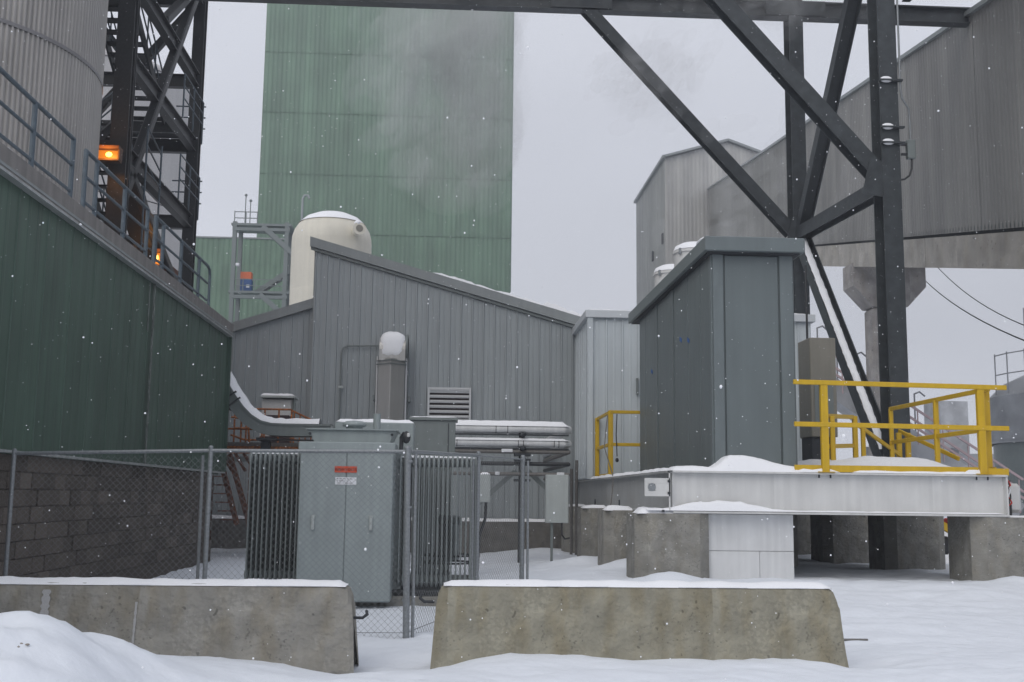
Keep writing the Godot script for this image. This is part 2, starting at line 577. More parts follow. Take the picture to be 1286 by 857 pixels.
# grid of points to a smooth sheet
func skin(b: B, g: Array) -> void:
	var ns := []
	for j in g.size():
		var r := PackedVector3Array()
		for i in g[j].size():
			var a: Vector3 = g[j][mini(i + 1, g[j].size() - 1)] - g[j][maxi(i - 1, 0)]
			var c: Vector3 = g[mini(j + 1, g.size() - 1)][i] - g[maxi(j - 1, 0)][i]
			var nn := c.cross(a).normalized()
			r.append(nn if nn.y >= 0.0 else -nn)
		ns.append(r)
	for j in g.size() - 1:
		for i in g[j].size() - 1:
			b.tri(g[j][i], g[j][i + 1], g[j + 1][i + 1], ns[j][i], ns[j][i + 1], ns[j + 1][i + 1])
			b.tri(g[j][i], g[j + 1][i + 1], g[j + 1][i], ns[j][i], ns[j + 1][i + 1], ns[j + 1][i])

# snow lying along a sloping line from a to c, w wide
func ridge(b: B, a: Vector3, c: Vector3, w: float, h: float, sd: float, ragged := 0.35, taper := 0.1) -> void:
	var l := a.distance_to(c)
	var k := clampi(int(l / 0.12), 4, 90)
	var bs := B.axes(c - a)
	var g := []
	for j in k + 1:
		var t := float(j) / k
		var end := smooth(0.0, 1.0, minf(t, 1.0 - t) * l / taper)
		var r := PackedVector3Array()
		var hh := h * (0.12 + 0.88 * end) * (1.0 + ragged * nz.get_noise_2d(t * l * 60.0 + sd * 31.0, sd))
		var ww := w * (1.0 + 0.3 * ragged * nz.get_noise_2d(t * l * 80.0, sd * 9.0))
		for i in 9:
			var s := -1.0 + 2.0 * i / 8.0
			r.append(a.lerp(c, t) + bs.x * s * ww * 0.5 + bs.y * (hh * sqrt(maxf(0.0, 1.0 - s * s)) + 0.004))
		g.append(r)
	skin(b, g)

# ---------------------------------------------------------------- sheet metal walls
# panels of width pw along «u» from «o»; y0/y1 give bottom and top at a distance along u; «nn» faces out
func siding(parent: Node3D, o: Vector3, u: Vector3, nn: Vector3, len_: float, pw: float, y0: Callable, y1: Callable, m: Material, rib := 0.045, proud := 0.035, minor := 0, called := "siding_panel") -> void:
	var k := int(ceil(len_ / pw - 0.02))
	for i in k:
		var b := B.new()
		var s0 := i * pw
		var s1 := minf((i + 1) * pw, len_)
		var prof := [[s0 + 0.004, 0.0]]
		prof.append([s0 + 0.006, proud])
		prof.append([s0 + rib, proud])
		prof.append([s0 + rib + 0.012, 0.0])
		for q in minor:
			var c := s0 + rib + (s1 - s0 - rib) * (q + 1.0) / (minor + 1.0)
			var w := minf(0.05, pw * 0.07)
			prof.append([c - w, 0.0]); prof.append([c - w * 0.6, proud * 0.3]); prof.append([c + w * 0.6, proud * 0.3]); prof.append([c + w, 0.0])
		prof.append([s1, 0.0])
		for j in prof.size() - 1:
			var a: Array = prof[j]
			var c: Array = prof[j + 1]
			var pa: Vector3 = o + u * a[0] + nn * a[1]
			var pc: Vector3 = o + u * c[0] + nn * c[1]
			b.face(pa + Vector3.UP * y0.call(a[0]), pc + Vector3.UP * y0.call(c[0]), pc + Vector3.UP * y1.call(c[0]), pa + Vector3.UP * y1.call(a[0]), nn)
		# the sheet's back
		var e0 := o + u * s0 - nn * 0.01
		var e1 := o + u * s1 - nn * 0.01
		b.face(e0 + Vector3.UP * y0.call(s0), e1 + Vector3.UP * y0.call(s1), e1 + Vector3.UP * y1.call(s1), e0 + Vector3.UP * y1.call(s0), -nn)
		part(called, b, m, parent)

# corrugated rectangle or parallelogram as one sheet: from p along u (length), up by w
func corrugated(b: B, p: Vector3, u: Vector3, w: Vector3, w2: Vector3, nn: Vector3, len_: float, pitch: float, depth: float) -> void:
	var k := int(len_ / pitch)
	for i in k:
		var s := []
		for q in [[0.0, 0.0], [0.30, 0.0], [0.5, 1.0], [0.80, 1.0], [1.0, 0.0]]:
			s.append([(i + q[0]) * len_ / k, q[1] * depth])
		for j in 4:
			var t0: float = s[j][0] / len_
			var t1: float = s[j + 1][0] / len_
			var a: Vector3 = p + u * s[j][0] + nn * s[j][1]
			var c: Vector3 = p + u * s[j + 1][0] + nn * s[j + 1][1]
			b.face(a, c, c + w.lerp(w2, t1), a + w.lerp(w2, t0), nn)

# ---------------------------------------------------------------- sky
func sky_image() -> Image:
	var im := Image.create(512, 256, false, Image.FORMAT_RGBF)
	var f := FastNoiseLite.new(); f.seed = 12; f.frequency = 1.1; f.fractal_octaves = 5
	for y in 256:
		var el := PI * (0.5 - (y + 0.5) / 256.0)
		for x in 512:
			var az := TAU * (x + 0.5) / 512.0
			var d := Vector3(cos(el) * cos(az), sin(el), cos(el) * sin(az))
			var c := f.get_noise_3dv(d * Vector3(1.0, 1.8, 1.0))
			var k := 0.665 * (1.0 + 0.20 * c) * (1.0 + 0.06 * sin(el))
			if d.y < 0.0:
				k *= 0.9
			im.set_pixel(x, y, Color(k * 0.955, k * 0.990, k * 1.095))
	return im

func _ready() -> void:
	rng.seed = 7
	nz.seed = 5; nz.frequency = 0.05; nz.fractal_octaves = 3
	# camera, sky, daylight, air
	var cam := Camera3D.new()
	cam.name = "camera"
	cam.position = Vector3(0, 1.6, 0)
	cam.rotation_degrees = Vector3(7.90687, -3.063, 0.699)
	cam.fov = 34.03
	cam.near = 0.05
	cam.far = 3000.0
	add_child(cam)
	var env := Environment.new()
	env.background_mode = Environment.BG_SKY
	env.tonemap_mode = Environment.TONE_MAPPER_LINEAR
	env.tonemap_exposure = 1.11
	env.ambient_light_source = Environment.AMBIENT_SOURCE_SKY
	env.sdfgi_enabled = true
	env.ssao_enabled = true
	env.ssil_enabled = true
	var sky := Sky.new()
	var pm := PanoramaSkyMaterial.new()
	pm.panorama = ImageTexture.create_from_image(sky_image())
	sky.sky_material = pm
	env.sky = sky
	env.fog_enabled = true
	env.fog_density = 0.0020
	env.volumetric_fog_enabled = true
	env.volumetric_fog_density = 0.0
	env.fog_light_color = Color(0.86, 0.88, 0.92)
	var we := WorldEnvironment.new()
	we.name = "world_environment"
	we.environment = env
	add_child(we)
	var sun := DirectionalLight3D.new()
	sun.name = "sun"
	sun.light_energy = 0.40
	sun.light_angular_distance = 50.0
	sun.light_color = Color(1.0, 0.98, 0.95)
	sun.rotation_degrees = Vector3(-38, -30, 0)
	sun.shadow_enabled = true
	add_child(sun)
	materials()
	ground()
	green_shed()
	boiler_house()
	grey_shed()
	light_shed()
	enclosure()
	platform()
	gallery()
	trestle()
	silos()
	stair_tower()
	cream_tank()
	transformer()
	bus_and_boxes()
	pipe_rack()
	orange_platform()
	fence()
	barriers()
	yellow_rails()
	far_things()
	small_things()
	air()

# ---------------------------------------------------------------- left: green shed on a block wall
func green_shed() -> void:
	var X := -4.95
	var t := thing("green_metal_shed", "dark green metal sided shed on a rough block base, at the left edge", "building", Vector3(-9.0, 0, -16.5))
	var up := func(_s): return 5.02
	var lo := func(_s): return 2.03
	siding(t, Vector3(X, 0, -24.62), Vector3.BACK, Vector3.RIGHT, 18.0, 0.92, lo, up, M.green_siding, 0.05, 0.012, 2)
	siding(t, Vector3(-13.4, 0, -24.62), Vector3.RIGHT, Vector3.FORWARD, 8.45, 0.92, lo, up, M.green_siding, 0.05, 0.012, 2)
	var b := B.new()
	b.box(Vector3(-9.25, 3.5, -15.6), Vector3(8.5, 3.04, 17.9))
	part("inner_wall", b, M.green_siding, t)
	b = B.new()
	b.box(Vector3(X + 0.035, 5.145, -15.6), Vector3(0.13, 0.245, 18.16))
	b.box(Vector3(-9.2, 5.145, -24.67), Vector3(8.3, 0.245, 0.10))
	part("fascia", b, M.fascia_brown, t)
	b = B.new()
	b.box(Vector3(X + 0.055, 5.005, -15.6), Vector3(0.10, 0.032, 18.1))
	part("flashing", b, M.flashing, t)
	b = B.new()
	b.box(Vector3(X + 0.05, 5.06, -15.6), Vector3(0.115, 0.035, 18.12))
	part("gutter_lip", b, M.grey_trim, t)
	b = B.new()
	b.box(Vector3(-9.2, 5.20, -15.6), Vector3(8.36, 0.12, 18.0))
	part("roof", b, M.fascia_brown, t)
	b = B.new()
	ridge(b, Vector3(X + 0.02, 5.27, -7.0), Vector3(X + 0.02, 5.27, -24.5), 0.12, 0.022, 2.0, 0.9)
	for k in 9:
		var z := -14.0 - k * 1.15 - rng.randf() * 0.5
		b.ball(Vector3(X - 0.02, 5.27, z), Vector3(0.07, 0.03 + 0.06 * rng.randf(), 0.14 + 0.12 * rng.randf()), 10, 6)
	part("snow_cap", b, M.snow_cap, t)
	# pale vertical joint strips and the end trim
	b = B.new()
	b.box(Vector3(X + 0.036, 3.5, -18.35), Vector3(0.020, 2.96, 0.05))
	part("joint_strip", b, M.pale_trim, t)
	b = B.new()
	b.box(Vector3(X + 0.034, 4.55, -18.06), Vector3(0.016, 0.80, 0.03))
	part("joint_strip", b, M.pale_trim, t)
	b = B.new()
	b.box(Vector3(X + 0.02, 3.52, -24.66), Vector3(0.12, 2.97, 0.07))
	part("corner_trim", b, M.green_siding, t)
	b = B.new()
	b.box(Vector3(X + 0.02, 2.022, -15.6), Vector3(0.10, 0.03, 18.1))
	part("base_flashing", b, M.flashing, t)
	# block wall: backing, a footing course, eight courses of single blocks
	b = B.new()
	b.box(Vector3(-5.23, 1.0, -15.6), Vector3(0.40, 2.0, 17.0))
	b.box(Vector3(-9.2, 1.0, -23.95), Vector3(8.3, 2.0, 0.3))
	var wall := part("block_wall", b, M.mortar, t)
	b = B.new()
	b.box(Vector3(-5.02, 0.2, -15.6), Vector3(0.05, 0.40, 17.0))
	part("footing_course", b, M.block_1, wall)
	var shapes := []
	for k in 4:
		var c := B.new()
		c.cbox(Vector3.ZERO, Vector3(0.055 + 0.008 * k, 0.193, 0.391), 0.006)
		for i in c.v.size():
			if c.v[i].x > 0.0:
				c.v[i].x += 0.012 * nz.get_noise_3dv(c.v[i] * 60.0 + Vector3.ONE * k * 50.0)
		shapes.append(c.mesh())
	for r in 8:
		var z := -24.08 + (0.2 if r % 2 else 0.0) + 0.2
		while z < -11.7:
			var tone := clampi(int(2.0 + 3.4 * nz.get_noise_2d(z * 22.0 + r * 40.0, r * 55.0) + rng.randf_range(-1.1, 1.1)), 0, 4)
			piece("block", shapes[rng.randi() % 4], M["block_%d" % tone], wall, Vector3(-5.02, 0.505 + r * 0.2, z))
			z += 0.398
	# railing on the roof edge
	var g := thing("roof_railing", "blue grey pipe railing along the roof edge of the green shed", "railing", Vector3(X - 0.05, 5.26, -16.5))
	var xr := X - 0.05
	for seg in [[-5.0, -14.38], [-14.85, -18.0], [-18.45, -22.55]]:
		for h in [[6.15, "top_rail"], [5.80, "middle_rail"], [5.45, "lower_rail"]]:
			b = B.new()
			b.tube(Vector3(xr, h[0], seg[0]), Vector3(xr, h[0], seg[1]), 0.028 if h[1] == "top_rail" else 0.022, 8)
			part(h[1], b, M.blue_grey_steel, g)
	for z in [-8.7, -10.2, -11.6, -13.0, -14.36, -14.87, -15.35, -16.7, -17.98, -18.47, -19.0, -20.3, -21.75]:
		b = B.new()
		b.tube(Vector3(xr, 5.26, z), Vector3(xr, 6.15, z), 0.034, 8)
		b.box(Vector3(xr, 5.27, z), Vector3(0.12, 0.02, 0.12))
		part("post", b, M.blue_grey_steel, g)
	b = B.new()
	b.pipe([Vector3(xr, 6.15, -22.5), Vector3(xr, 6.11, -22.68), Vector3(xr, 6.0, -22.74), Vector3(xr, 5.27, -22.74)], 0.028)
	part("end_loop", b, M.blue_grey_steel, g)

# ---------------------------------------------------------------- far green tower and its low neighbour
func boiler_house() -> void:
	var t := thing("boiler_house", "tall pale green windowless tower building behind everything, cut by the top of the picture", "building", Vector3(-6.4, 0, -115))
	var hs := [0.0, 8.0, 13.7, 19.32, 24.97, 30.50, 36.35, 42.15, 47.9, 53.6, 59.4]
	for k in hs.size() - 1:
		var b := B.new()
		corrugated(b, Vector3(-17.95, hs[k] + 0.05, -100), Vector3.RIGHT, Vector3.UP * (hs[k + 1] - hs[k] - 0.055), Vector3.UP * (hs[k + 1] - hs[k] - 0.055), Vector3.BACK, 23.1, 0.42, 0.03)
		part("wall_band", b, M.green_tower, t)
	for sd in [-1.0, 1.0]:
		for k in hs.size() - 1:
			var b := B.new()
			var x := -17.95 if sd < 0 else 5.15
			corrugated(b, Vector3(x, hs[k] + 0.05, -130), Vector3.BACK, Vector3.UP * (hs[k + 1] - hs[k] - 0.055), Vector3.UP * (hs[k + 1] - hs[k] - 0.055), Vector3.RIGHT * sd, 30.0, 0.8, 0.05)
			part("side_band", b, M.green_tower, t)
	var c := B.new()
	c.box(Vector3(-6.4, 29.7, -115.05), Vector3(23.0, 59.4, 29.9))
	part("inner_wall", c, M.green_tower, t)
	c = B.new()
	c.box(Vector3(-6.4, 59.6, -115.0), Vector3(23.4, 0.4, 30.3))
	part("roof", c, M.grey_trim, t)
	# thin grey ledge low on the face and a hooked vent pipe
	c = B.new()
	c.box(Vector3(-2.6, 21.35, -99.8), Vector3(1.6, 0.10, 0.2))
	part("ledge", c, M.grey_trim, t)
	var p := thing("hooked_vent_pipe", "thin grey hooked vent pipe rising behind the cream tank", "pipe", Vector3(-13.4, 0, -96))
	c = B.new()
	c.pipe([Vector3(-13.4, 0.0, -96), Vector3(-13.4, 27.2, -96), Vector3(-13.25, 27.5, -96), Vector3(-12.95, 27.5, -96), Vector3(-12.8, 27.2, -96)], 0.10)
	part("pipe", c, M.grey_siding, p)
	t = thing("low_green_building", "low green building with a flat roof left of the green tower", "building", Vector3(-24, 0, -98))
	for h in [[0.0, 8.2], [8.3, 14.2], [14.3, 22.1]]:
		c = B.new()
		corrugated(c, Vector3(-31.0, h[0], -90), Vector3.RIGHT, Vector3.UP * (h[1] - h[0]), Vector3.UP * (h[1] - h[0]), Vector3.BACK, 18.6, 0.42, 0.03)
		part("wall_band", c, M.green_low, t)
	c = B.new()
	c.box(Vector3(-21.7, 11.0, -95.0), Vector3(18.6, 22.0, 9.8))
	part("inner_wall", c, M.green_low, t)
	c = B.new()
	c.box(Vector3(-21.7, 22.16, -94.9), Vector3(18.8, 0.12, 10.0))
	part("roof_edge", c, M.grey_trim, t)
	# open stair frame before them
	t = thing("outdoor_stair_frame", "grey steel outdoor stair frame with landings against the green tower", "stair", Vector3(-13.8, 0, -79))
	for x in [-15.55, -11.9]:
		for z in [-80.2, -78.0]:
			c = B.new()
			c.ibeam(Vector3(x, 0, z), Vector3(x, 20.6, z), 0.28, 0.28, 0.04, 0.04, Vector3.BACK)
			part("column", c, M.tower_stair, t)
	for y in [5.9, 10.75, 15.55, 20.4]:
		c = B.new()
		c.box(Vector3(-13.7, y, -79.1), Vector3(4.2, 0.16, 2.5))
		c.box(Vector3(-13.7, y - 0.35, -77.9), Vector3(4.0, 0.22, 0.14))
		part("landing", c, M.tower_stair, t)
		for q in [0.45, 0.9]:
			c = B.new()
			c.tube(Vector3(-15.6, y + q, -77.9), Vector3(-14.0 if y > 20 else -11.7, y + q, -77.9), 0.035, 6)
			part("rail", c, M.tower_stair, t)
		for x in [-15.6, -14.8, -14.0]:
			c = B.new()
			c.tube(Vector3(x, y, -77.9), Vector3(x, y + 0.95, -77.9), 0.035, 6)
			part("rail_post", c, M.tower_stair, t)
	for f in [[-13.6, 20.3, -10.9, 17.9, -78.2], [-11.0, 17.9, -14.2, 15.6, -79.3], [-13.6, 15.4, -10.9, 13.1, -78.2], [-11.0, 13.1, -14.2, 10.8, -79.3]]:
		c = B.new()
		for z in [-0.35, 0.35]:
			c.bar(Vector3(f[0], f[1], f[4] + z), Vector3(f[2], f[3], f[4] + z), 0.07, 0.34)
		part("stringer", c, M.tower_stair, t)
		c = B.new()
		for k in 12:
			var q := (k + 0.5) / 12.0
			c.box(Vector3(lerpf(f[0], f[2], q), lerpf(f[1], f[3], q), f[4]), Vector3(0.26, 0.04, 0.62))
		part("treads", c, M.tower_stair, t, "stuff")
	for s in [[-15.0, 22.1], [-14.65, 21.7]]:
		c = B.new()
		c.tube(Vector3(s[0], 20.4, -78.6), Vector3(s[0], s[1] + 0.6, -78.6), 0.035, 6)
		c.ball(Vector3(s[0], s[1] + 0.6, -78.6), Vector3(0.11, 0.11, 0.11), 8, 5)
		part("mast", c, M.tower_stair, t)
	t = thing("storage_cabinet", "small blue cabinet with a red orange top on the stair landing", "cabinet", Vector3(-14.75, 15.64, -78.7))
	c = B.new()
	c.cbox(Vector3(-14.7, 16.1, -78.7), Vector3(0.80, 0.90, 0.6), 0.03)
	part("body", c, M.blue_paint, t)
	c = B.new()
	c.cbox(Vector3(-14.72, 16.82, -78.7), Vector3(0.78, 0.52, 0.6), 0.03)
	part("lid", c, M.orange_paint, t)
	c = B.new()
	c.box(Vector3(-14.55, 16.05, -78.385), Vector3(0.22, 0.22, 0.02))
	part("notice", c, M.sign_white, t)
	c = B.new()
	c.cbox(Vector3(-15.25, 17.5, -78.0), Vector3(0.26, 0.22, 0.3), 0.04)
	tag(part("floodlight", c, M.sign_white), "tiny pale floodlight on the outdoor stair column", "lamp")

# ---------------------------------------------------------------- grey shed with the sloping roof
func roof_y(x: float) -> float:
	return 8.37 - 0.2787 * (x + 3.78)

func wing_y(x: float) -> float:
	return 6.07 + 0.3304 * (x + 6.07)

func grey_shed() -> void:
	var t := thing("grey_shed", "grey ribbed metal shed with a roof sloping down to the right", "building", Vector3(0.5, 0, -34))
	siding(t, Vector3(-3.78, 0, -30), Vector3.RIGHT, Vector3.BACK, 11.0, 0.305, func(_s): return 0.98, func(s): return roof_y(-3.78 + s) - 0.10, M.grey_siding, 0.038, 0.045, 1)
	siding(t, Vector3(-3.78, 0, -37.5), Vector3.BACK, Vector3.LEFT, 7.5, 0.305, func(_s): return 0.98, func(_s): return 8.25, M.grey_siding, 0.038, 0.045, 0)
	var b := B.new()
	b.prism([Vector3(-3.7, 0.9, -30.05), Vector3(7.2, 0.9, -30.05), Vector3(7.2, roof_y(7.2) - 0.12, -30.05), Vector3(-3.7, roof_y(-3.7) - 0.12, -30.05)], Vector3(0, 0, -7.4))
	part("inner_wall", b, M.grey_siding, t)
	b = B.new()
	b.prism([Vector3(-3.92, roof_y(-3.92) - 0.16, -29.82), Vector3(7.3, roof_y(7.3) - 0.16, -29.82), Vector3(7.3, roof_y(7.3) + 0.10, -29.82), Vector3(-3.92, roof_y(-3.92) + 0.10, -29.82)], Vector3(0, 0, -0.22))
	part("fascia", b, M.grey_trim, t)
	b = B.new()
	b.prism([Vector3(-3.90, roof_y(-3.9) - 0.24, -29.90), Vector3(7.3, roof_y(7.3) - 0.24, -29.90), Vector3(7.3, roof_y(7.3) - 0.17, -29.90), Vector3(-3.90, roof_y(-3.9) - 0.17, -29.90)], Vector3(0, 0, -0.06))
	part("soffit_strip", b, M.box_grey, t)
	b = B.new()
	b.prism([Vector3(-3.95, roof_y(-3.95) + 0.0, -30.05), Vector3(7.3, roof_y(7.3), -30.05), Vector3(7.3, roof_y(7.3) + 0.09, -30.05), Vector3(-3.95, roof_y(-3.95) + 0.09, -30.05)], Vector3(0, 0, -7.7))
	part("roof", b, M.grey_trim, t)
	b = B.new()
	ridge(b, Vector3(-0.6, roof_y(-0.6) + 0.10, -29.98), Vector3(3.0, roof_y(3.0) + 0.10, -29.98), 0.30, 0.07, 4.0, 0.9)
	ridge(b, Vector3(2.4, roof_y(2.4) + 0.10, -30.0), Vector3(6.8, roof_y(6.8) + 0.10, -30.0), 0.34, 0.12, 5.0, 0.9)
	part("snow_cap", b, M.snow_cap, t)
	# wing on the left
	siding(t, Vector3(-9.0, 0, -30.35), Vector3.RIGHT, Vector3.BACK, 5.2, 0.305, func(_s): return 0.98, func(s): return wing_y(-9.0 + s) - 0.12, M.grey_siding, 0.038, 0.04, 1, "wing_panel")
	b = B.new()
	b.prism([Vector3(-9.0, 0.9, -30.40), Vector3(-3.75, 0.9, -30.40), Vector3(-3.75, wing_y(-3.75) - 0.1, -30.40), Vector3(-9.0, wing_y(-9.0) - 0.1, -30.40)], Vector3(0, 0, -6.0))
	part("wing_wall", b, M.grey_siding, t)
	b = B.new()
	b.prism([Vector3(-9.1, wing_y(-9.1) - 0.20, -30.18), Vector3(-3.80, wing_y(-3.80) - 0.20, -30.18), Vector3(-3.80, wing_y(-3.80) + 0.06, -30.18), Vector3(-9.1, wing_y(-9.1) + 0.06, -30.18)], Vector3(0, 0, -0.2))
	part("wing_fascia", b, M.grey_trim, t)
	b = B.new()
	b.prism([Vector3(-9.1, wing_y(-9.1) - 0.05, -30.39), Vector3(-3.85, wing_y(-3.85) - 0.05, -30.39), Vector3(-3.85, wing_y(-3.85) + 0.05, -30.39), Vector3(-9.1, wing_y(-9.1) + 0.05, -30.39)], Vector3(0, 0, -6.2))
	part("wing_roof", b, M.grey_trim, t)
	# foundation with its snowy ledge
	b = B.new()
	b.cbox(Vector3(-0.9, 0.42, -33.0), Vector3(16.4, 1.0, 6.5), 0.03)
	part("foundation", b, M.foundation, t)
	b = B.new()
	cap(b, -9.0, 7.2, -29.97, -29.76, 0.92, 0.07, 7.0, 0.05)
	part("snow_ledge", b, M.snow_cap, t)
	# louver
	b = B.new()
	for q in [[-0.62, 4.01, 0.05, 0.90], [0.49, 4.01, 0.05, 0.90]]:
		b.box(Vector3(q[0], q[1], -29.90), Vector3(q[2], q[3], 0.12))
	for y in [4.435, 3.585]:
		b.box(Vector3(-0.065, y, -29.90), Vector3(1.06, 0.05, 0.12))
	var lv := part("louver_frame", b, M.louver, t)
	b = B.new()
	b.box(Vector3(-0.065, 4.01, -29.945), Vector3(1.06, 0.80, 0.012))
	part("louver_back", b, M.louver_dark, lv)
	for k in 6:
		b = B.new()
		b.box(Vector3(-0.065, 4.355 - k * 0.135 - (0.0 if k else -0.02), -29.89), Vector3(1.055, 0.095 if k == 0 else 0.045, 0.085), Basis(Vector3.RIGHT, 0.6))
		part("slat", b, M.louver, lv)
	# exhaust duct with a snowed-up hood
	t = thing("exhaust_duct", "square metal exhaust duct with a snow covered curved hood on the grey shed wall", "duct", Vector3(-1.6, 3.0, -29.3))
	var turn := Basis(Vector3.UP, deg_to_rad(44))
	b = B.new()
	b.cbox(Vector3(-1.60, 3.9, -29.25), Vector3(0.50, 2.45, 0.50), 0.01, turn)
	part("shaft", b, M.stainless, t)
	for y in [5.07, 4.98]:
		b = B.new()
		b.box(Vector3(-1.60, y, -29.25), Vector3(0.57, 0.025, 0.57), turn)
		part("flange", b, M.box_grey, t)
	b = B.new()
	var arch := []
	for k in 13:
		var a := PI * k / 12.0
		arch.append([Vector3(0, 0.37 * sin(a), 0.37 * cos(a))])
	for k in 12:
		var p: Vector3 = arch[k][0] + Vector3(-1.58, 5.36, -29.42)
		var q: Vector3 = arch[k + 1][0] + Vector3(-1.58, 5.36, -29.42)
		b.face(p + Vector3.LEFT * 0.34, p + Vector3.RIGHT * 0.34, q + Vector3.RIGHT * 0.34, q + Vector3.LEFT * 0.34, (p + q) * 0.5 - Vector3(-1.58, 5.36, -29.42))
	for s in [-0.34, 0.34]:
		var c := Vector3(-1.58 + s, 5.36, -29.42)
		for k in 12:
			b.face(c, c, arch[k][0] + c, arch[k + 1][0] + c, Vector3(s, 0, 0))
	b.box(Vector3(-1.58, 5.22, -29.42), Vector3(0.68, 0.30, 0.72))
	part("hood", b, M.stainless, t)
	b = B.new()
	b.lathe(Vector3(-1.22, 5.45, -29.45), [Vector2(0.30, -0.02), Vector2(0.34, 0.0), Vector2(0.34, 0.06), Vector2(0.30, 0.07)], 18)
	var ring := part("hood_opening", b, M.box_grey, t)
	ring.rotation = Vector3(0.0, 0.0, -PI / 2)
	b = B.new()
	b.ball(Vector3.ZERO, Vector3.ONE, 40, 28)
	for i in b.v.size():
		var d := b.v[i]
		var e := Vector3(pow(absf(d.x), 0.62) * signf(d.x), pow(absf(d.y), 0.72) * signf(d.y), pow(absf(d.z), 0.72) * signf(d.z))
		var w := 1.0 + 0.06 * nz.get_noise_3dv(d * 28.0)
		if d.y < -0.2:
			w *= 1.0 + 0.10 * nz.get_noise_2d(d.x * 70.0, 3.0)
		b.v[i] = Vector3(-1.58, 5.47, -29.40) + e * Vector3(0.355, 0.385, 0.40) * w
		b.n[i] = (Vector3(pow(absf(d.x), 1.4) * signf(d.x), pow(absf(d.y), 1.3) * signf(d.y), pow(absf(d.z), 1.3) * signf(d.z))).normalized()
	part("snow_cap", b, M.snow_cap, t)
	for x in [-1.98, -1.22]:
		b = B.new()
		b.tube(Vector3(x, 2.9, -29.35), Vector3(x, 5.2, -29.35), 0.028, 6)
		part("stay", b, M.louver, t)
	for s in [[-2.06, 4.12], [-1.13, 4.10]]:
		b = B.new()
		b.box(Vector3(s[0], s[1], -29.7), Vector3(0.05, 0.14, 0.5))
		part("bracket", b, M.box_grey, t)
	# conduit on the wall
	t = thing("wall_conduit", "thin grey conduit bent round on the grey shed wall left of the duct", "conduit", Vector3(-2.9, 3.0, -29.9))
	b = B.new()
	b.pipe([Vector3(-2.98, 2.9, -29.88), Vector3(-2.98, 5.35, -29.88), Vector3(-2.94, 5.48, -29.88), Vector3(-2.82, 5.54, -29.88), Vector3(-2.0, 5.56, -29.88)], 0.022)
	part("pipe", b, M.box_grey, t)
	b = B.new()
	b.cbox(Vector3(-2.97, 4.42, -29.88), Vector3(0.14, 0.07, 0.08), 0.01)
	part("fitting", b, M.pale_box, t)

# ---------------------------------------------------------------- pale shed on the platform
func light_shed() -> void:
	var t := thing("pale_metal_shed", "pale blue grey metal shed standing behind the dark enclosure", "building", Vector3(6.1, 2.05, -29.2))
	siding(t, Vector3(3.34, 0, -27.0), Vector3.RIGHT, Vector3.BACK, 5.54, 0.40, func(_s): return 2.05, func(_s): return 5.97, M.light_shed, 0.05, 0.02, 1)
	siding(t, Vector3(3.34, 0, -31.35), Vector3.BACK, Vector3.LEFT, 4.35, 0.40, func(_s): return 2.05, func(s): return 5.97 + 0.0 * s, M.light_shed, 0.05, 0.02, 1)
	siding(t, Vector3(8.88, 0, -31.35), Vector3.BACK, Vector3.RIGHT, 4.35, 0.40, func(_s): return 2.05, func(_s): return 5.97, M.light_shed, 0.05, 0.02, 0)
	var b := B.new()
	b.box(Vector3(6.11, 4.0, -29.18), Vector3(5.5, 3.95, 4.3))
	part("inner_wall", b, M.light_shed, t)
	b = B.new()
	b.cbox(Vector3(6.11, 6.06, -29.18), Vector3(5.74, 0.19, 4.6), 0.012)
	part("roof_fascia", b, M.light_trim, t)
	b = B.new()
	b.box(Vector3(3.36, 4.0, -26.98), Vector3(0.14, 3.94, 0.14))
	part("corner_trim", b, M.light_shed, t)
	b = B.new()
	cap(b, 3.3, 8.9, -31.3, -27.0, 6.15, 0.05, 9.0, 0.15)
	part("snow_cap", b, M.snow_cap, t)
	b = B.new()
	b.cbox(Vector3(4.52, 4.28, -26.93), Vector3(0.05, 0.42, 0.08), 0.01)
	part("hinge", b, M.box_grey, t)

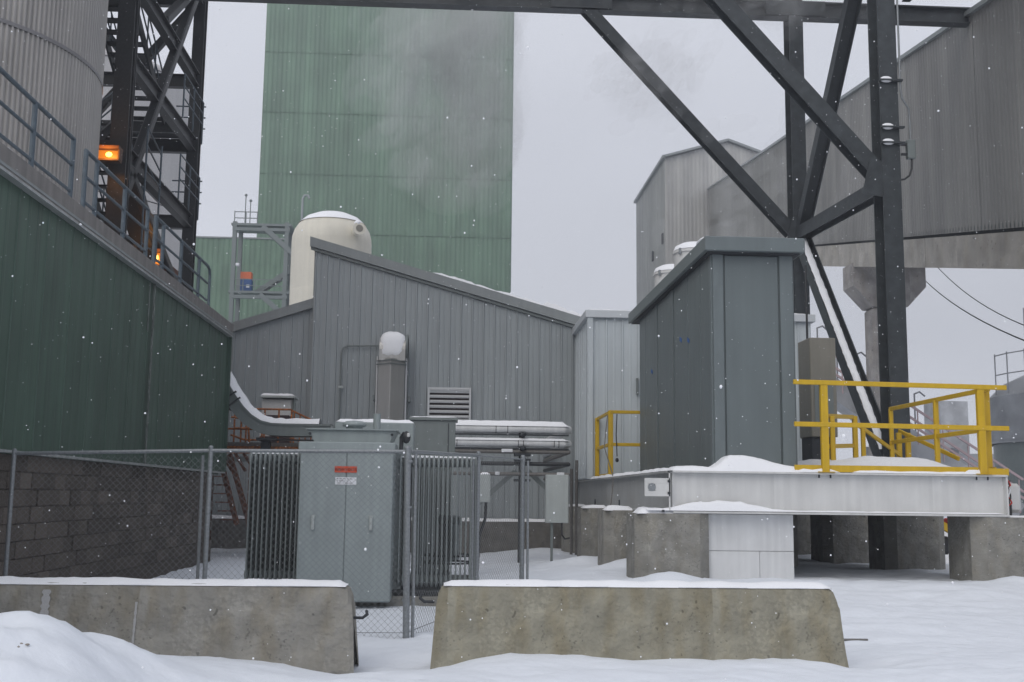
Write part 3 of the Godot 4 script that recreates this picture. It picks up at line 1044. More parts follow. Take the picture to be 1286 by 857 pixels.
# ---------------------------------------------------------------- dark grey enclosure
func enclosure() -> void:
	var t := thing("dark_grey_enclosure", "tall dark grey metal equipment enclosure with overhanging roof at the platform corner", "enclosure", Vector3(4.85, 2.05, -21))
	var b := B.new()
	b.box(Vector3(4.83, 3.79, -21.0), Vector3(1.27, 3.48, 6.94))
	part("inner_wall", b, M.enclosure, t)
	for q in [[4.37, 5.24, "front_panel"]]:
		b = B.new()
		b.cbox(Vector3((q[0] + q[1]) * 0.5 - 0.001, 3.78, -17.515), Vector3(q[1] - q[0], 3.44, 0.03), 0.006)
		part(q[2], b, M.enclosure, t)
	for q in [[4.255, 0.17, 0.05], [5.37, 0.21, 0.05]]:
		b = B.new()
		b.cbox(Vector3(q[0], 3.79, -17.505), Vector3(q[1], 3.46, q[2]), 0.006)
		part("corner_trim", b, M.enclosure_trim, t)
	var z := -24.4
	var w := [0.75, 1.1, 0.32, 1.35, 0.30, 1.25, 1.0, 0.68]
	for k in w.size():
		b = B.new()
		b.cbox(Vector3(4.178, 3.79, z + w[k] * 0.5), Vector3(0.05 + (0.03 if w[k] < 0.4 else 0.0), 3.46, w[k] - 0.022), 0.006)
		part("side_panel", b, M.enclosure, t)
		z += w[k]
	b = B.new()
	b.cbox(Vector3(4.165, 3.79, -17.585), Vector3(0.05, 3.46, 0.12), 0.006)
	part("corner_trim", b, M.enclosure_trim, t)
	b = B.new()
	b.cbox(Vector3(5.49, 3.79, -21.0), Vector3(0.05, 3.46, 6.9), 0.006)
	part("side_panel", b, M.enclosure, t)
	b = B.new()
	b.cbox(Vector3(4.815, 5.65, -21.15), Vector3(1.63, 0.235, 7.76), 0.012)
	part("roof_fascia", b, M.enclosure_trim, t)
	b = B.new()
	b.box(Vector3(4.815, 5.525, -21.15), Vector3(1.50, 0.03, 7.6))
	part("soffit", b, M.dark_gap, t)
	b = B.new()
	cap(b, 4.1, 5.55, -24.9, -17.5, 5.765, 0.028, 3.0, 0.15)
	b.ball(Vector3(4.06, 5.78, -17.75), Vector3(0.07, 0.045, 0.30), 12, 8)
	part("snow_cap", b, M.snow_cap, t)
	for q in [[-19.3, 4.36], [-19.95, 4.46], [-22.9, 4.20]]:
		b = B.new()
		b.box(Vector3(4.150, q[1], q[0]), Vector3(0.006, 0.07, 0.17), Basis(Vector3.RIGHT, 0.35))
		part("tape_mark", b, M.blue_tape, t)
	# vents on its roof
	for q in [[-20.9, 0.0, "larger"], [-23.0, -0.02, "smaller"]]:
		var v := thing("roof_vent", "%s of the two white round vents with snow on the dark enclosure's roof" % ("nearer" if q[1] == 0.0 else "farther"), "vent", Vector3(4.62, 5.77, q[0]), "white vents on the enclosure roof")
		b = B.new()
		b.lathe(Vector3(4.62, 5.76, q[0]), [Vector2(0.0, 0.0), Vector2(0.38, 0.0), Vector2(0.38, 0.50), Vector2(0.41, 0.50), Vector2(0.41, 0.55), Vector2(0.0, 0.56)], 24, Vector3.ONE, false)
		part("drum", b, M.white_paint, v)
		b = B.new()
		b.lathe(Vector3(4.62, 6.32, q[0]), [Vector2(0.40, 0.0), Vector2(0.36, 0.09), Vector2(0.24, 0.15), Vector2(0.10, 0.18), Vector2(0.0, 0.19)], 24)
		part("snow_cap", b, M.snow_cap, v)
		b = B.new()
		b.cbox(Vector3(4.30, 6.27, q[0] + 0.25), Vector3(0.05, 0.12, 0.06), 0.01)
		part("lug", b, M.galvanised, v)
	# tan cabinet behind the railing
	var c := thing("tan_cabinet", "tan metal electrical cabinet standing right of the dark enclosure", "cabinet", Vector3(7.8, 2.05, -23.4))
	b = B.new()
	b.cbox(Vector3(7.82, 3.95, -23.4), Vector3(0.56, 2.10, 0.8), 0.015)
	part("body", b, M.tan, c)
	b = B.new()
	b.box(Vector3(7.82, 3.62, -22.99), Vector3(0.40, 0.90, 0.02))
	part("door", b, M.box_grey, c)
	for x in [7.72, 7.86]:
		b = B.new()
		b.box(Vector3(x, 3.62, -22.975), Vector3(0.02, 0.86, 0.014))
		part("door_bar", b, M.tan, c)
	b = B.new()
	b.box(Vector3(7.82, 2.47, -23.42), Vector3(0.50, 0.86, 0.7))
	part("plinth", b, M.dark_gap, c)
	b = B.new()
	b.pipe([Vector3(7.56, 5.0, -23.2), Vector3(7.56, 6.6, -23.2)], 0.025)
	part("conduit", b, M.dark_steel, c)

# ---------------------------------------------------------------- platform, piers, white blocks
func platform() -> void:
	var t := thing("steel_platform", "raised platform on white and grey steel beams carrying the enclosures", "platform", Vector3(6.0, 1.37, -24))
	var b := B.new()
	# front beam: web, flanges, end plate
	b.box(Vector3(6.03, 1.69, -17.13), Vector3(5.24, 0.58, 0.03))
	b.cbox(Vector3(6.03, 1.998, -17.13), Vector3(5.26, 0.032, 0.27), 0.006)
	b.cbox(Vector3(6.03, 1.385, -17.13), Vector3(5.26, 0.034, 0.27), 0.006)
	part("front_beam", b, M.white_paint, t)
	b = B.new()
	b.box(Vector3(8.645, 1.69, -17.135), Vector3(0.025, 0.575, 0.25))
	part("end_plate", b, M.white_paint, t)
	b = B.new()
	b.box(Vector3(3.47, 1.69, -24.0), Vector3(0.03, 0.58, 13.4))
	b.cbox(Vector3(3.47, 1.996, -24.0), Vector3(0.24, 0.03, 13.44), 0.006)
	b.cbox(Vector3(3.47, 1.385, -24.0), Vector3(0.24, 0.032, 13.44), 0.006)
	part("side_beam", b, M.grey_paint, t)
	b = B.new()
	b.box(Vector3(8.55, 1.69, -24.0), Vector3(0.03, 0.58, 13.4))
	b.box(Vector3(8.55, 1.385, -24.0), Vector3(0.24, 0.03, 13.4))
	part("side_beam", b, M.grey_paint, t)
	b = B.new()
	b.box(Vector3(6.03, 1.69, -30.72), Vector3(5.2, 0.6, 0.2))
	part("rear_beam", b, M.grey_paint, t)
	for z in [-20.6, -24.1, -27.6]:
		b = B.new()
		b.ibeam(Vector3(3.5, 1.72, z), Vector3(8.52, 1.72, z), 0.5, 0.2, 0.02, 0.015)
		part("cross_beam", b, M.grey_paint, t)
	b = B.new()
	b.box(Vector3(6.03, 2.025, -24.0), Vector3(5.16, 0.022, 13.3))
	part("deck", b, M.box_grey, t)
	# lifting lug with a hole, bolted on the near corner
	b = B.new()
	var p := [Vector3(2.96, 1.62, -16.985), Vector3(3.36, 1.62, -16.985), Vector3(3.36, 1.895, -16.985), Vector3(2.96, 1.895, -16.985)]
	var ringp := []
	for k in 17:
		var a := -PI * 0.75 + TAU * k / 16.0
		ringp.append(Vector3(3.07 + 0.045 * cos(a), 1.757 + 0.045 * sin(a), -16.985))
	b.prism([p[0], p[1], Vector3(3.36, 1.70, -16.985), Vector3(3.02, 1.70, -16.985), Vector3(3.02, 1.81, -16.985), Vector3(3.36, 1.81, -16.985), p[2], p[3]], Vector3(0, 0, -0.02))
	b.prism([Vector3(3.125, 1.701, -16.985), Vector3(3.359, 1.701, -16.985), Vector3(3.359, 1.809, -16.985), Vector3(3.125, 1.809, -16.985)], Vector3(0, 0, -0.02))
	var lug := part("lifting_lug", b, M.white_paint, t)
	b = B.new()
	b.tube(Vector3(3.07, 1.757, -16.98), Vector3(3.07, 1.757, -17.02), 0.062, 14)
	part("pin", b, M.galvanised, lug)
	b = B.new()
	b.box(Vector3(3.345, 1.69, -17.0), Vector3(0.02, 0.56, 0.03))
	part("clip_plate", b, M.white_paint, t)
	for q in [[3.33, 1.85], [3.33, 1.67], [3.24, 1.40]]:
		b = B.new()
		b.tube(Vector3(q[0], q[1], -16.95), Vector3(q[0], q[1], -17.0), 0.022, 6)
		part("bolt", b, M.dark_gap, t)
	# drifts lying on the deck and flanges
	b = B.new()
	var g := []
	for j in 26:
		var r := PackedVector3Array()
		for i in 60:
			var x := 5.55 + 2.92 * i / 59.0
			var z := -17.22 - 3.3 * j / 25.0
			var h := 0.23 * exp(-pow((x - 7.0 - 0.25 * sin(z * 1.7)) / 0.75, 2.0)) + 0.10 * exp(-pow((x - 7.85) / 0.38, 2.0)) + 0.10 * exp(-pow((x - 6.2) / 0.3, 2.0))
			h = h * smooth(-2.0, 7.0, j) * (1.0 - smooth(15.0, 25.0, j)) * (1.0 + 0.35 * nz.get_noise_2d(x * 14.0, z * 14.0)) + 0.02
			r.append(Vector3(x, 2.038 + h + 0.010 * nz.get_noise_2d(x * 50.0, z * 50.0), z))
		g.append(r)
	skin(b, g)
	part("snow_drift", b, M.snow_cap, t)
	b = B.new()
	g = []
	for j in 12:
		var r := PackedVector3Array()
		for i in 70:
			var x := 3.36 + 2.1 * i / 69.0
			var z := -17.0 - 0.55 * j / 11.0
			var h := 0.05 + 0.20 * smooth(4.02, 4.36, x) * (1.0 - smooth(4.45, 5.45, x) * 0.85) + 0.03 * exp(-pow((x - 3.7) / 0.35, 2.0))
			var e := minf(1.0, j / 2.5)
			r.append(Vector3(x, 2.014 + h * sqrt(1.0 - (1.0 - e) * (1.0 - e)) * smooth(-0.5, 4.0, i) * smooth(69.5, 66.0, i) + 0.010 * nz.get_noise_2d(x * 60.0, z * 60.0) * e, z))
		g.append(r)
	skin(b, g)
	part("snow_drift", b, M.snow_cap, t)
	b = B.new()
	for z in [-19.0, -22.0, -25.3]:
		ridge(b, Vector3(3.46, 2.012, z + 1.5), Vector3(3.46, 2.012, z - 1.6), 0.22, 0.05, z, 0.9)
	ridge(b, Vector3(5.3, 2.014, -17.06), Vector3(6.0, 2.014, -17.06), 0.12, 0.06, 3.0, 0.5)
	ridge(b, Vector3(6.2, 2.014, -17.06), Vector3(8.1, 2.014, -17.06), 0.12, 0.045, 6.0, 0.5)
	ridge(b, Vector3(7.95, 2.014, -17.06), Vector3(8.35, 2.014, -17.06), 0.12, 0.085, 8.0, 0.3)
	# along the lower flange
	ridge(b, Vector3(3.0, 1.404, -17.05), Vector3(5.3, 1.404, -17.05), 0.13, 0.15, 11.0, 0.3, 1.15)
	ridge(b, Vector3(3.45, 1.404, -17.05), Vector3(4.1, 1.404, -17.05), 0.13, 0.13, 13.0, 0.3, 0.3)
	ridge(b, Vector3(5.0, 1.404, -17.05), Vector3(8.6, 1.404, -17.05), 0.12, 0.02, 12.0, 0.5)
	part("snow_ridges", b, M.snow_cap, t)
	# concrete footings
	var oct := func(c: Vector3, h: float) -> B:
		var q := B.new()
		var o := 0.575
		var i := 0.40
		q.prism([c + Vector3(-i, 0, o), c + Vector3(i, 0, o), c + Vector3(o, 0, i), c + Vector3(o, 0, -i), c + Vector3(i, 0, -o), c + Vector3(-i, 0, -o), c + Vector3(-o, 0, -i), c + Vector3(-o, 0, i)], Vector3(0, h, 0))
		return q
	var names := ["nearest", "second", "third", "farthest"]
	for sd in 2:
		for k in 4:
			var c := Vector3(3.41 if sd == 0 else 8.68, 0, -17.58 - 3.5 * k)
			var f := thing("concrete_footing", "%s concrete footing under the %s beam of the platform" % [names[k], "left side" if sd == 0 else "right side"], "footing", c, "concrete footings under the platform")
			part("pier", oct.call(c, 1.362), M.pier, f)
			b = B.new()
			if sd == 0:
				cap(b, c.x - 0.56, c.x - 0.02 if k else c.x + 0.42, c.z + 0.10, c.z + 0.56, 1.355, 0.085 - 0.01 * k, 3.0 + k, 0.13)
			else:
				cap(b, c.x - 0.4, c.x + 0.4, c.z + 0.30, c.z + 0.56, 1.355, 0.03, 9.0 + k, 0.1)
			part("snow_cap", b, M.snow_cap, f)
			if sd == 0 and k > 0:
				b = B.new()
				b.tube(c + Vector3(-0.25, 1.36, 0.2), c + Vector3(-0.25, 1.55, 0.2), 0.014, 6)
				part("anchor_bolt", b, M.dark_gap, f)
	for q in [[6.05, -18.6, "middle concrete footing in the shade behind the white blocks"], [6.05, -24.6, "farther middle concrete footing deep under the platform"]]:
		var c := Vector3(q[0], 0, q[1] - 3.0)
		var f := thing("concrete_footing", q[2], "footing", c, "concrete footings under the platform")
		part("pier", oct.call(c, 1.362), M.pier, f)
	# white blocks closing the gap beside the near footing
	var w := thing("white_block_infill", "clean white blocks stacked under the white beam beside the near concrete footing", "block wall", Vector3(4.66, 0, -17.4))
	for q in [[3.985, 5.335, 0.80, 1.36], [3.985, 4.795, 0.24, 0.794], [4.80, 5.335, 0.24, 0.794], [3.985, 5.0, -0.2, 0.234], [5.005, 5.335, -0.2, 0.234]]:
		b = B.new()
		b.cbox(Vector3((q[0] + q[1]) * 0.5, (q[2] + q[3]) * 0.5, -17.42), Vector3(q[1] - q[0], q[3] - q[2], 0.30), 0.006)
		part("block", b, M.white_block, w)

# ---------------------------------------------------------------- conveyor gallery on its concrete bridge
func gallery() -> void:
	var d := Vector3(0.1316, 0.213, -1.0)
	var u := d.normalized()
	var top := Vector3(17.6, 19.72, -48)
	var bot := Vector3(17.6, 13.06, -48)
	var nn := Vector3(-d.z, 0, d.x).normalized() * -1.0        # faces left, towards the yard
	var across := -nn * 4.2
	var t := thing("conveyor_gallery", "long grey corrugated conveyor gallery rising away from the right edge", "gallery", Vector3(19.5, 0, -58))
	var s0 := (20.0)
	var z := -10.0
	while z > -108.0:
		var z2 := maxf(z - 7.0, -108.5)
		var a := bot + d * (-48.0 - z)
		var c := bot + d * (-48.0 - z2)
		var b := B.new()
		var up := Vector3.UP * 6.66
		corrugated(b, a, u, up, up, nn, a.distance_to(c) - 0.03, 0.28, 0.018)
		part("side_sheet", b, M.gallery, t)
		b = B.new()
		corrugated(b, a + across, u, up, up, -nn, a.distance_to(c) - 0.03, 0.56, 0.05)
		part("far_side_sheet", b, M.gallery, t)
		z = z2
	var a0 := bot + d * -38.0
	var a1 := bot + d * 60.5
	var b := B.new()
	b.prism([a0 + Vector3.UP * 6.64 + nn * 0.14, a1 + Vector3.UP * 6.64 + nn * 0.14, a1 + Vector3.UP * 6.78 + nn * 0.14, a0 + Vector3.UP * 6.78 + nn * 0.14], across - nn * 0.28)
	part("roof", b, M.grey_trim, t)
	b = B.new()
	b.prism([a0 + Vector3.UP * 0.02, a1 + Vector3.UP * 0.02, a1 + Vector3.UP * 0.16, a0 + Vector3.UP * 0.16], across)
	part("floor", b, M.box_grey, t)
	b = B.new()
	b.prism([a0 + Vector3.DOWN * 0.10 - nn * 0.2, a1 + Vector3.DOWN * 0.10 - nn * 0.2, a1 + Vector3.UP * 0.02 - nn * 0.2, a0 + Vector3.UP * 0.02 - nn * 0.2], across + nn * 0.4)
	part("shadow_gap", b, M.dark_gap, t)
	# concrete girders, one span after another
	for q in [[-10.0, -36.6], [-36.66, -50.1], [-50.16, -75.0], [-75.06, -108.0]]:
		var p: Vector3 = Vector3(17.62, 11.93, -48) + d * (-48.0 - q[0])
		var r: Vector3 = Vector3(17.62, 11.93, -48) + d * (-48.0 - q[1])
		b = B.new()
		b.prism([p, r, r + Vector3.UP * 1.03, p + Vector3.UP * 1.03], across)
		part("girder", b, M.bridge_concrete, t)
	# hammerhead piers
	var k := 0
	for zz in [-48.0, -29.0, -75.0]:
		var c: Vector3 = Vector3(17.62, 11.93, -48) + d * (-48.0 - zz) + across * 0.5
		var f := thing("hammerhead_pier", ["concrete hammerhead pier carrying the gallery behind the steel column", "nearer concrete hammerhead pier cut off by the right edge", "distant concrete hammerhead pier of the gallery beside the dark enclosure"][k], "pier", Vector3(c.x, 0, c.z), "hammerhead piers under the gallery")
		k += 1
		var y: float = c.y
		var w := 1.62
		b = B.new()
		var cx: float = c.x - (0.60 if zz == -48.0 else 0.0)
		if zz == -29.0:
			cx = c.x + 0.15
		b.prism([Vector3(cx - w, y, c.z + 0.6), Vector3(cx - w, y - 1.02, c.z + 0.6), Vector3(cx - 0.78, y - 1.92, c.z + 0.6), Vector3(cx + 0.78, y - 1.92, c.z + 0.6), Vector3(cx + w, y - 1.02, c.z + 0.6), Vector3(cx + w, y, c.z + 0.6)], Vector3(0, 0, -1.3))
		part("cap", b, M.bridge_pier, f)
		b = B.new()
		b.cbox(Vector3(cx, (y - 1.93) * 0.5, c.z - 0.05), Vector3(1.52, y - 1.93, 1.15), 0.12)
		part("shaft", b, M.bridge_pier, f)
	# transfer house at its head
	t = thing("transfer_house", "tall hazy grey building with chamfered roof at the gallery's upper end", "building", Vector3(26, 0, -116))
	b = B.new()
	b.prism([Vector3(21.15, 0, -108.6), Vector3(34.0, 0, -108.6), Vector3(34.0, 35.4, -108.6), Vector3(27.56, 37.6, -108.6), Vector3(21.15, 35.7, -108.6)], Vector3(0, 0, -17.4))
	part("inner_wall", b, M.house, t)
	for q in [[21.1, 24.3, 35.7, 36.65], [24.3, 27.56, 36.65, 37.6], [27.56, 30.8, 37.6, 36.5], [30.8, 34.0, 36.5, 35.4]]:
		b = B.new()
		corrugated(b, Vector3(q[0], 0, -108.5), Vector3.RIGHT, Vector3.UP * q[2], Vector3.UP * q[3], Vector3.BACK, q[1] - q[0], 0.38, 0.02)
		part("wall_sheet", b, M.house, t)
	for s in 4:
		b = B.new()
		corrugated(b, Vector3(21.1, 0, -126.0 + 4.375 * s), Vector3.BACK, Vector3.UP * 35.7, Vector3.UP * 35.7, Vector3.LEFT, 4.36, 0.5, 0.02)
		part("side_sheet", b, M.house, t)
	b = B.new()
	b.bar(Vector3(21.0, 35.85, -126.2), Vector3(21.0, 35.85, -108.2), 0.35, 0.28)
	b.bar(Vector3(21.0, 35.85, -108.2), Vector3(27.56, 37.75, -108.2), 0.35, 0.22)
	b.bar(Vector3(27.56, 37.75, -108.2), Vector3(34.2, 35.4, -108.2), 0.35, 0.22)
	part("roof_edge", b, M.grey_trim, t)
	b = B.new()
	b.prism([Vector3(20.9, 35.8, -108.3), Vector3(27.56, 37.7, -108.3), Vector3(34.1, 35.4, -108.3), Vector3(34.1, 35.5, -108.3), Vector3(27.56, 37.85, -108.3), Vector3(20.9, 35.95, -108.3)], Vector3(0, 0, -17.9))
	part("roof", b, M.grey_trim, t)
	for q in [[27.01, -115.13], [27.62, -109.6]]:
		b = B.new()
		b.box(Vector3(21.02, q[0], q[1]), Vector3(0.12, 1.05, 0.6))
		part("slit_window", b, M.dark_gap, t)

# ---------------------------------------------------------------- steel trestle at the right
func trestle() -> void:
	var t := thing("steel_trestle", "dark steel trestle of wide flange columns and diagonal braces at the right", "trestle", Vector3(10.1, 0, -28))
	var S: Material = M.trestle_steel
	var A := Vector3(10.27, 0, -25.3)
	var C := Vector3(10.0, 0, -31.3)
	var b := B.new()
	b.ibeam(A + Vector3.UP * 0.2, A + Vector3.UP * 17.6, 0.62, 0.44, 0.045, 0.035, Vector3.BACK)
	var ca := part("column", b, S, t)
	b = B.new()
	b.ibeam(C + Vector3.UP * 0.2, C + Vector3.UP * 17.6, 0.56, 0.42, 0.04, 0.03, Vector3.BACK)
	part("column", b, S, t)
	for f in [[A, "near"], [C, "far"]]:
		b = B.new()
		b.cbox(f[0] + Vector3.UP * 0.12, Vector3(0.9, 0.7, 0.9), 0.03)
		part("base_block", b, M.pier, t)
	# braces
	for q in [
		["brace", Vector3(9.80, 9.30, -31.3), Vector3(3.5, 16.25, -31.3), 0.36, 0.34],
		["brace", Vector3(10.08, 9.20, -25.25), Vector3(3.6, 16.52, -25.25), 0.40, 0.38],
		["side_brace", Vector3(10.05, 9.25, -31.1), Vector3(10.22, 16.2, -25.4), 0.36, 0.34],
		["side_strut", Vector3(10.02, 9.22, -31.1), Vector3(10.2, 9.02, -25.5), 0.36, 0.36],
		["side_brace", Vector3(10.05, 9.10, -31.1), Vector3(10.2, 2.3, -25.5), 0.40, 0.36],
	]:
		b = B.new()
		b.ibeam(q[1], q[2], q[3], q[4], 0.03, 0.03, Vector3.RIGHT if q[0] != "brace" else Vector3.BACK)
		part(q[0], b, S, t)
	# overhead frame
	for q in [[-31.3, 15.87, 0.50], [-31.3, 16.95, 0.62], [-25.3, 16.2, 0.55], [-25.3, 17.2, 0.55]]:
		b = B.new()
		b.ibeam(Vector3(-13.0, q[1] + q[2] * 0.5, q[0]), Vector3(15.75, q[1] + q[2] * 0.5, q[0]), q[2], 0.36, 0.04, 0.03)
		part("overhead_beam", b, S, t)
	for x in [-12.0, -9.0, -6.0, -3.0, 0.0, 3.6, 7.0, 10.1, 13.4]:
		b = B.new()
		b.ibeam(Vector3(x, 16.6, -31.1), Vector3(x, 16.6, -25.5), 0.3, 0.25, 0.03, 0.02)
		part("cross_beam", b, S, t)
	for x in [-12.0, 10.1]:
		for z in [-31.3, -25.3]:
			if x < 0.0:
				b = B.new()
				b.ibeam(Vector3(x, 0.1, z), Vector3(x, 17.6, z), 0.5, 0.42, 0.04, 0.03, Vector3.BACK)
				part("column", b, S, t)
	# gussets and knee plates
	for q in [[10.0, 15.87, -31.02], [3.6, 15.9, -31.1]]:
		b = B.new()
		b.prism([Vector3(q[0] - 0.9, q[1], q[2]), Vector3(q[0] + 0.9, q[1], q[2]), Vector3(q[0] + 0.9, q[1] + 0.45, q[2]), Vector3(q[0] - 0.9, q[1] + 0.45, q[2])], Vector3(0, 0, 0.025))
		part("gusset", b, S, t)
	for q in [[1.0, Vector3(10.0, 9.25, -31.02)], [1.0, Vector3(10.0, 9.1, -25.02)]]:
		b = B.new()
		var c: Vector3 = q[1]
		b.prism([c + Vector3(-0.45, -0.35, 0), c + Vector3(0.2, -0.45, 0), c + Vector3(0.2, 0.45, 0), c + Vector3(-0.25, 0.45, 0)], Vector3(0, 0, 0.02))
		part("gusset", b, S, t)
	b = B.new()
	b.bar(Vector3(10.2, 16.9, -31.0), Vector3(12.4, 18.4, -31.0), 0.22, 0.3)
	b.bar(Vector3(9.8, 16.9, -31.0), Vector3(7.6, 18.4, -31.0), 0.22, 0.3)
	part("knee_brace", b, S, t)
	# snow along the lower side brace
	b = B.new()
	var pa := Vector3(9.95, 9.1, -31.05)
	var pb := Vector3(10.12, 2.35, -25.55)
	var dir := (pb - pa).normalized()
	var upn := dir.cross(Vector3.LEFT).normalized()
	if upn.y < 0.0:
		upn = -upn
	ridge(b, pa + upn * 0.19 + dir * 0.3, pb + upn * 0.19 - dir * 0.4, 0.20, 0.06, 21.0, 0.9)
	part("snow_cap", b, M.snow_cap, t)
	# clips with snow on the near column, and the box with its conduit
	for y in [11.52, 10.36, 9.98]:
		b = B.new()
		b.box(Vector3(10.30, y, -24.93), Vector3(0.56, 0.04, 0.12))
		part("clip", b, S, ca)
		b = B.new()
		b.ball(Vector3(10.19, y + 0.02, -24.93), Vector3(0.15, 0.08, 0.055), 12, 6)
		part("snow_lump", b, M.snow_cap, ca)
	var j := thing("junction_box", "small grey junction box with looped conduit on the near trestle column", "junction box", Vector3(10.76, 9.5, -25.05))
	b = B.new()
	b.cbox(Vector3(10.77, 9.86, -25.05), Vector3(0.19, 0.46, 0.16), 0.015)
	part("box", b, M.box_grey, j)
	b = B.new()
	b.box(Vector3(10.62, 9.98, -25.05), Vector3(0.16, 0.05, 0.06))
	b.box(Vector3(10.62, 9.74, -25.05), Vector3(0.16, 0.05, 0.06))
	part("bracket", b, M.dark_steel, j)
	b = B.new()
	b.pipe([Vector3(10.54, 17.0, -24.96), Vector3(10.54, 11.3, -24.96), Vector3(10.58, 11.1, -24.98), Vector3(10.74, 10.85, -25.0), Vector3(10.77, 10.6, -25.03), Vector3(10.77, 10.05, -25.04)], 0.026)
	part("conduit", b, M.galvanised, j)
	b = B.new()
	b.pipe([Vector3(10.79, 9.66, -25.05), Vector3(10.78, 9.40, -25.05), Vector3(10.71, 9.22, -25.03), Vector3(10.58, 9.12, -25.0), Vector3(10.48, 9.10, -25.0)], 0.024)
	part("conduit", b, M.dark_steel, j)

# ---------------------------------------------------------------- silos
func silos() -> void:
	var t := thing("corrugated_silo", "large grey corrugated round silo cut off by the top left corner", "silo", Vector3(-10.85, 5.26, -22))
	for h in [[5.27, 9.96], [10.04, 14.6], [14.68, 19.2]]:
		var b := B.new()
		var k := 210
		for i in k:
			var pr := [[0.0, 0.0], [0.25, 0.0], [0.5, 1.0], [0.75, 1.0], [1.0, 0.0]]
			for q in 4:
				var t0: float = TAU * (i + pr[q][0]) / k
				var t1: float = TAU * (i + pr[q + 1][0]) / k
				var r0: float = 3.47 + 0.045 * pr[q][1]
				var r1: float = 3.47 + 0.045 * pr[q + 1][1]
				var p := Vector3(-10.85 + r0 * cos(t0), h[0], -22 + r0 * sin(t0))
				var s := Vector3(-10.85 + r1 * cos(t1), h[0], -22 + r1 * sin(t1))
				b.face(p, s, s + Vector3.UP * (h[1] - h[0]), p + Vector3.UP * (h[1] - h[0]), Vector3(cos(t0), 0, sin(t0)))
		part("shell_course", b, M.silo, t)
	for y in [9.96, 14.6]:
		var b := B.new()
		b.lathe(Vector3(-10.85, y, -22), [Vector2(3.50, 0.0), Vector2(3.525, 0.0), Vector2(3.525, 0.075), Vector2(3.50, 0.075)], 90, Vector3.ONE, false)
		part("seam_band", b, M.silo_seam, t)
	var c := B.new()
	c.lathe(Vector3(-10.85, 19.2, -22), [Vector2(3.5, 0.0), Vector2(1.8, 0.8), Vector2(0.0, 1.3)], 60)
	part("roof", c, M.silo, t)
	t = thing("pale_silo", "pale round silo seen through the dark stair tower", "silo", Vector3(-19.3, 0, -56))
	c = B.new()
	c.lathe(Vector3(-19.3, 0, -56), [Vector2(6.0, 0.0), Vector2(6.0, 15.2)], 96)
	part("shell_course", c, M.pale_silo, t)
	c = B.new()
	c.lathe(Vector3(-19.3, 15.25, -56), [Vector2(6.0, 0.0), Vector2(6.0, 6.5)], 96)
	part("shell_course", c, M.pale_silo, t)
	c = B.new()
	c.lathe(Vector3(-19.3, 21.75, -56), [Vector2(6.06, 0.0), Vector2(6.06, 0.15), Vector2(4.5, 1.1), Vector2(2.0, 2.2), Vector2(0.0, 2.8)], 96)
	part("roof", c, M.pale_silo, t)

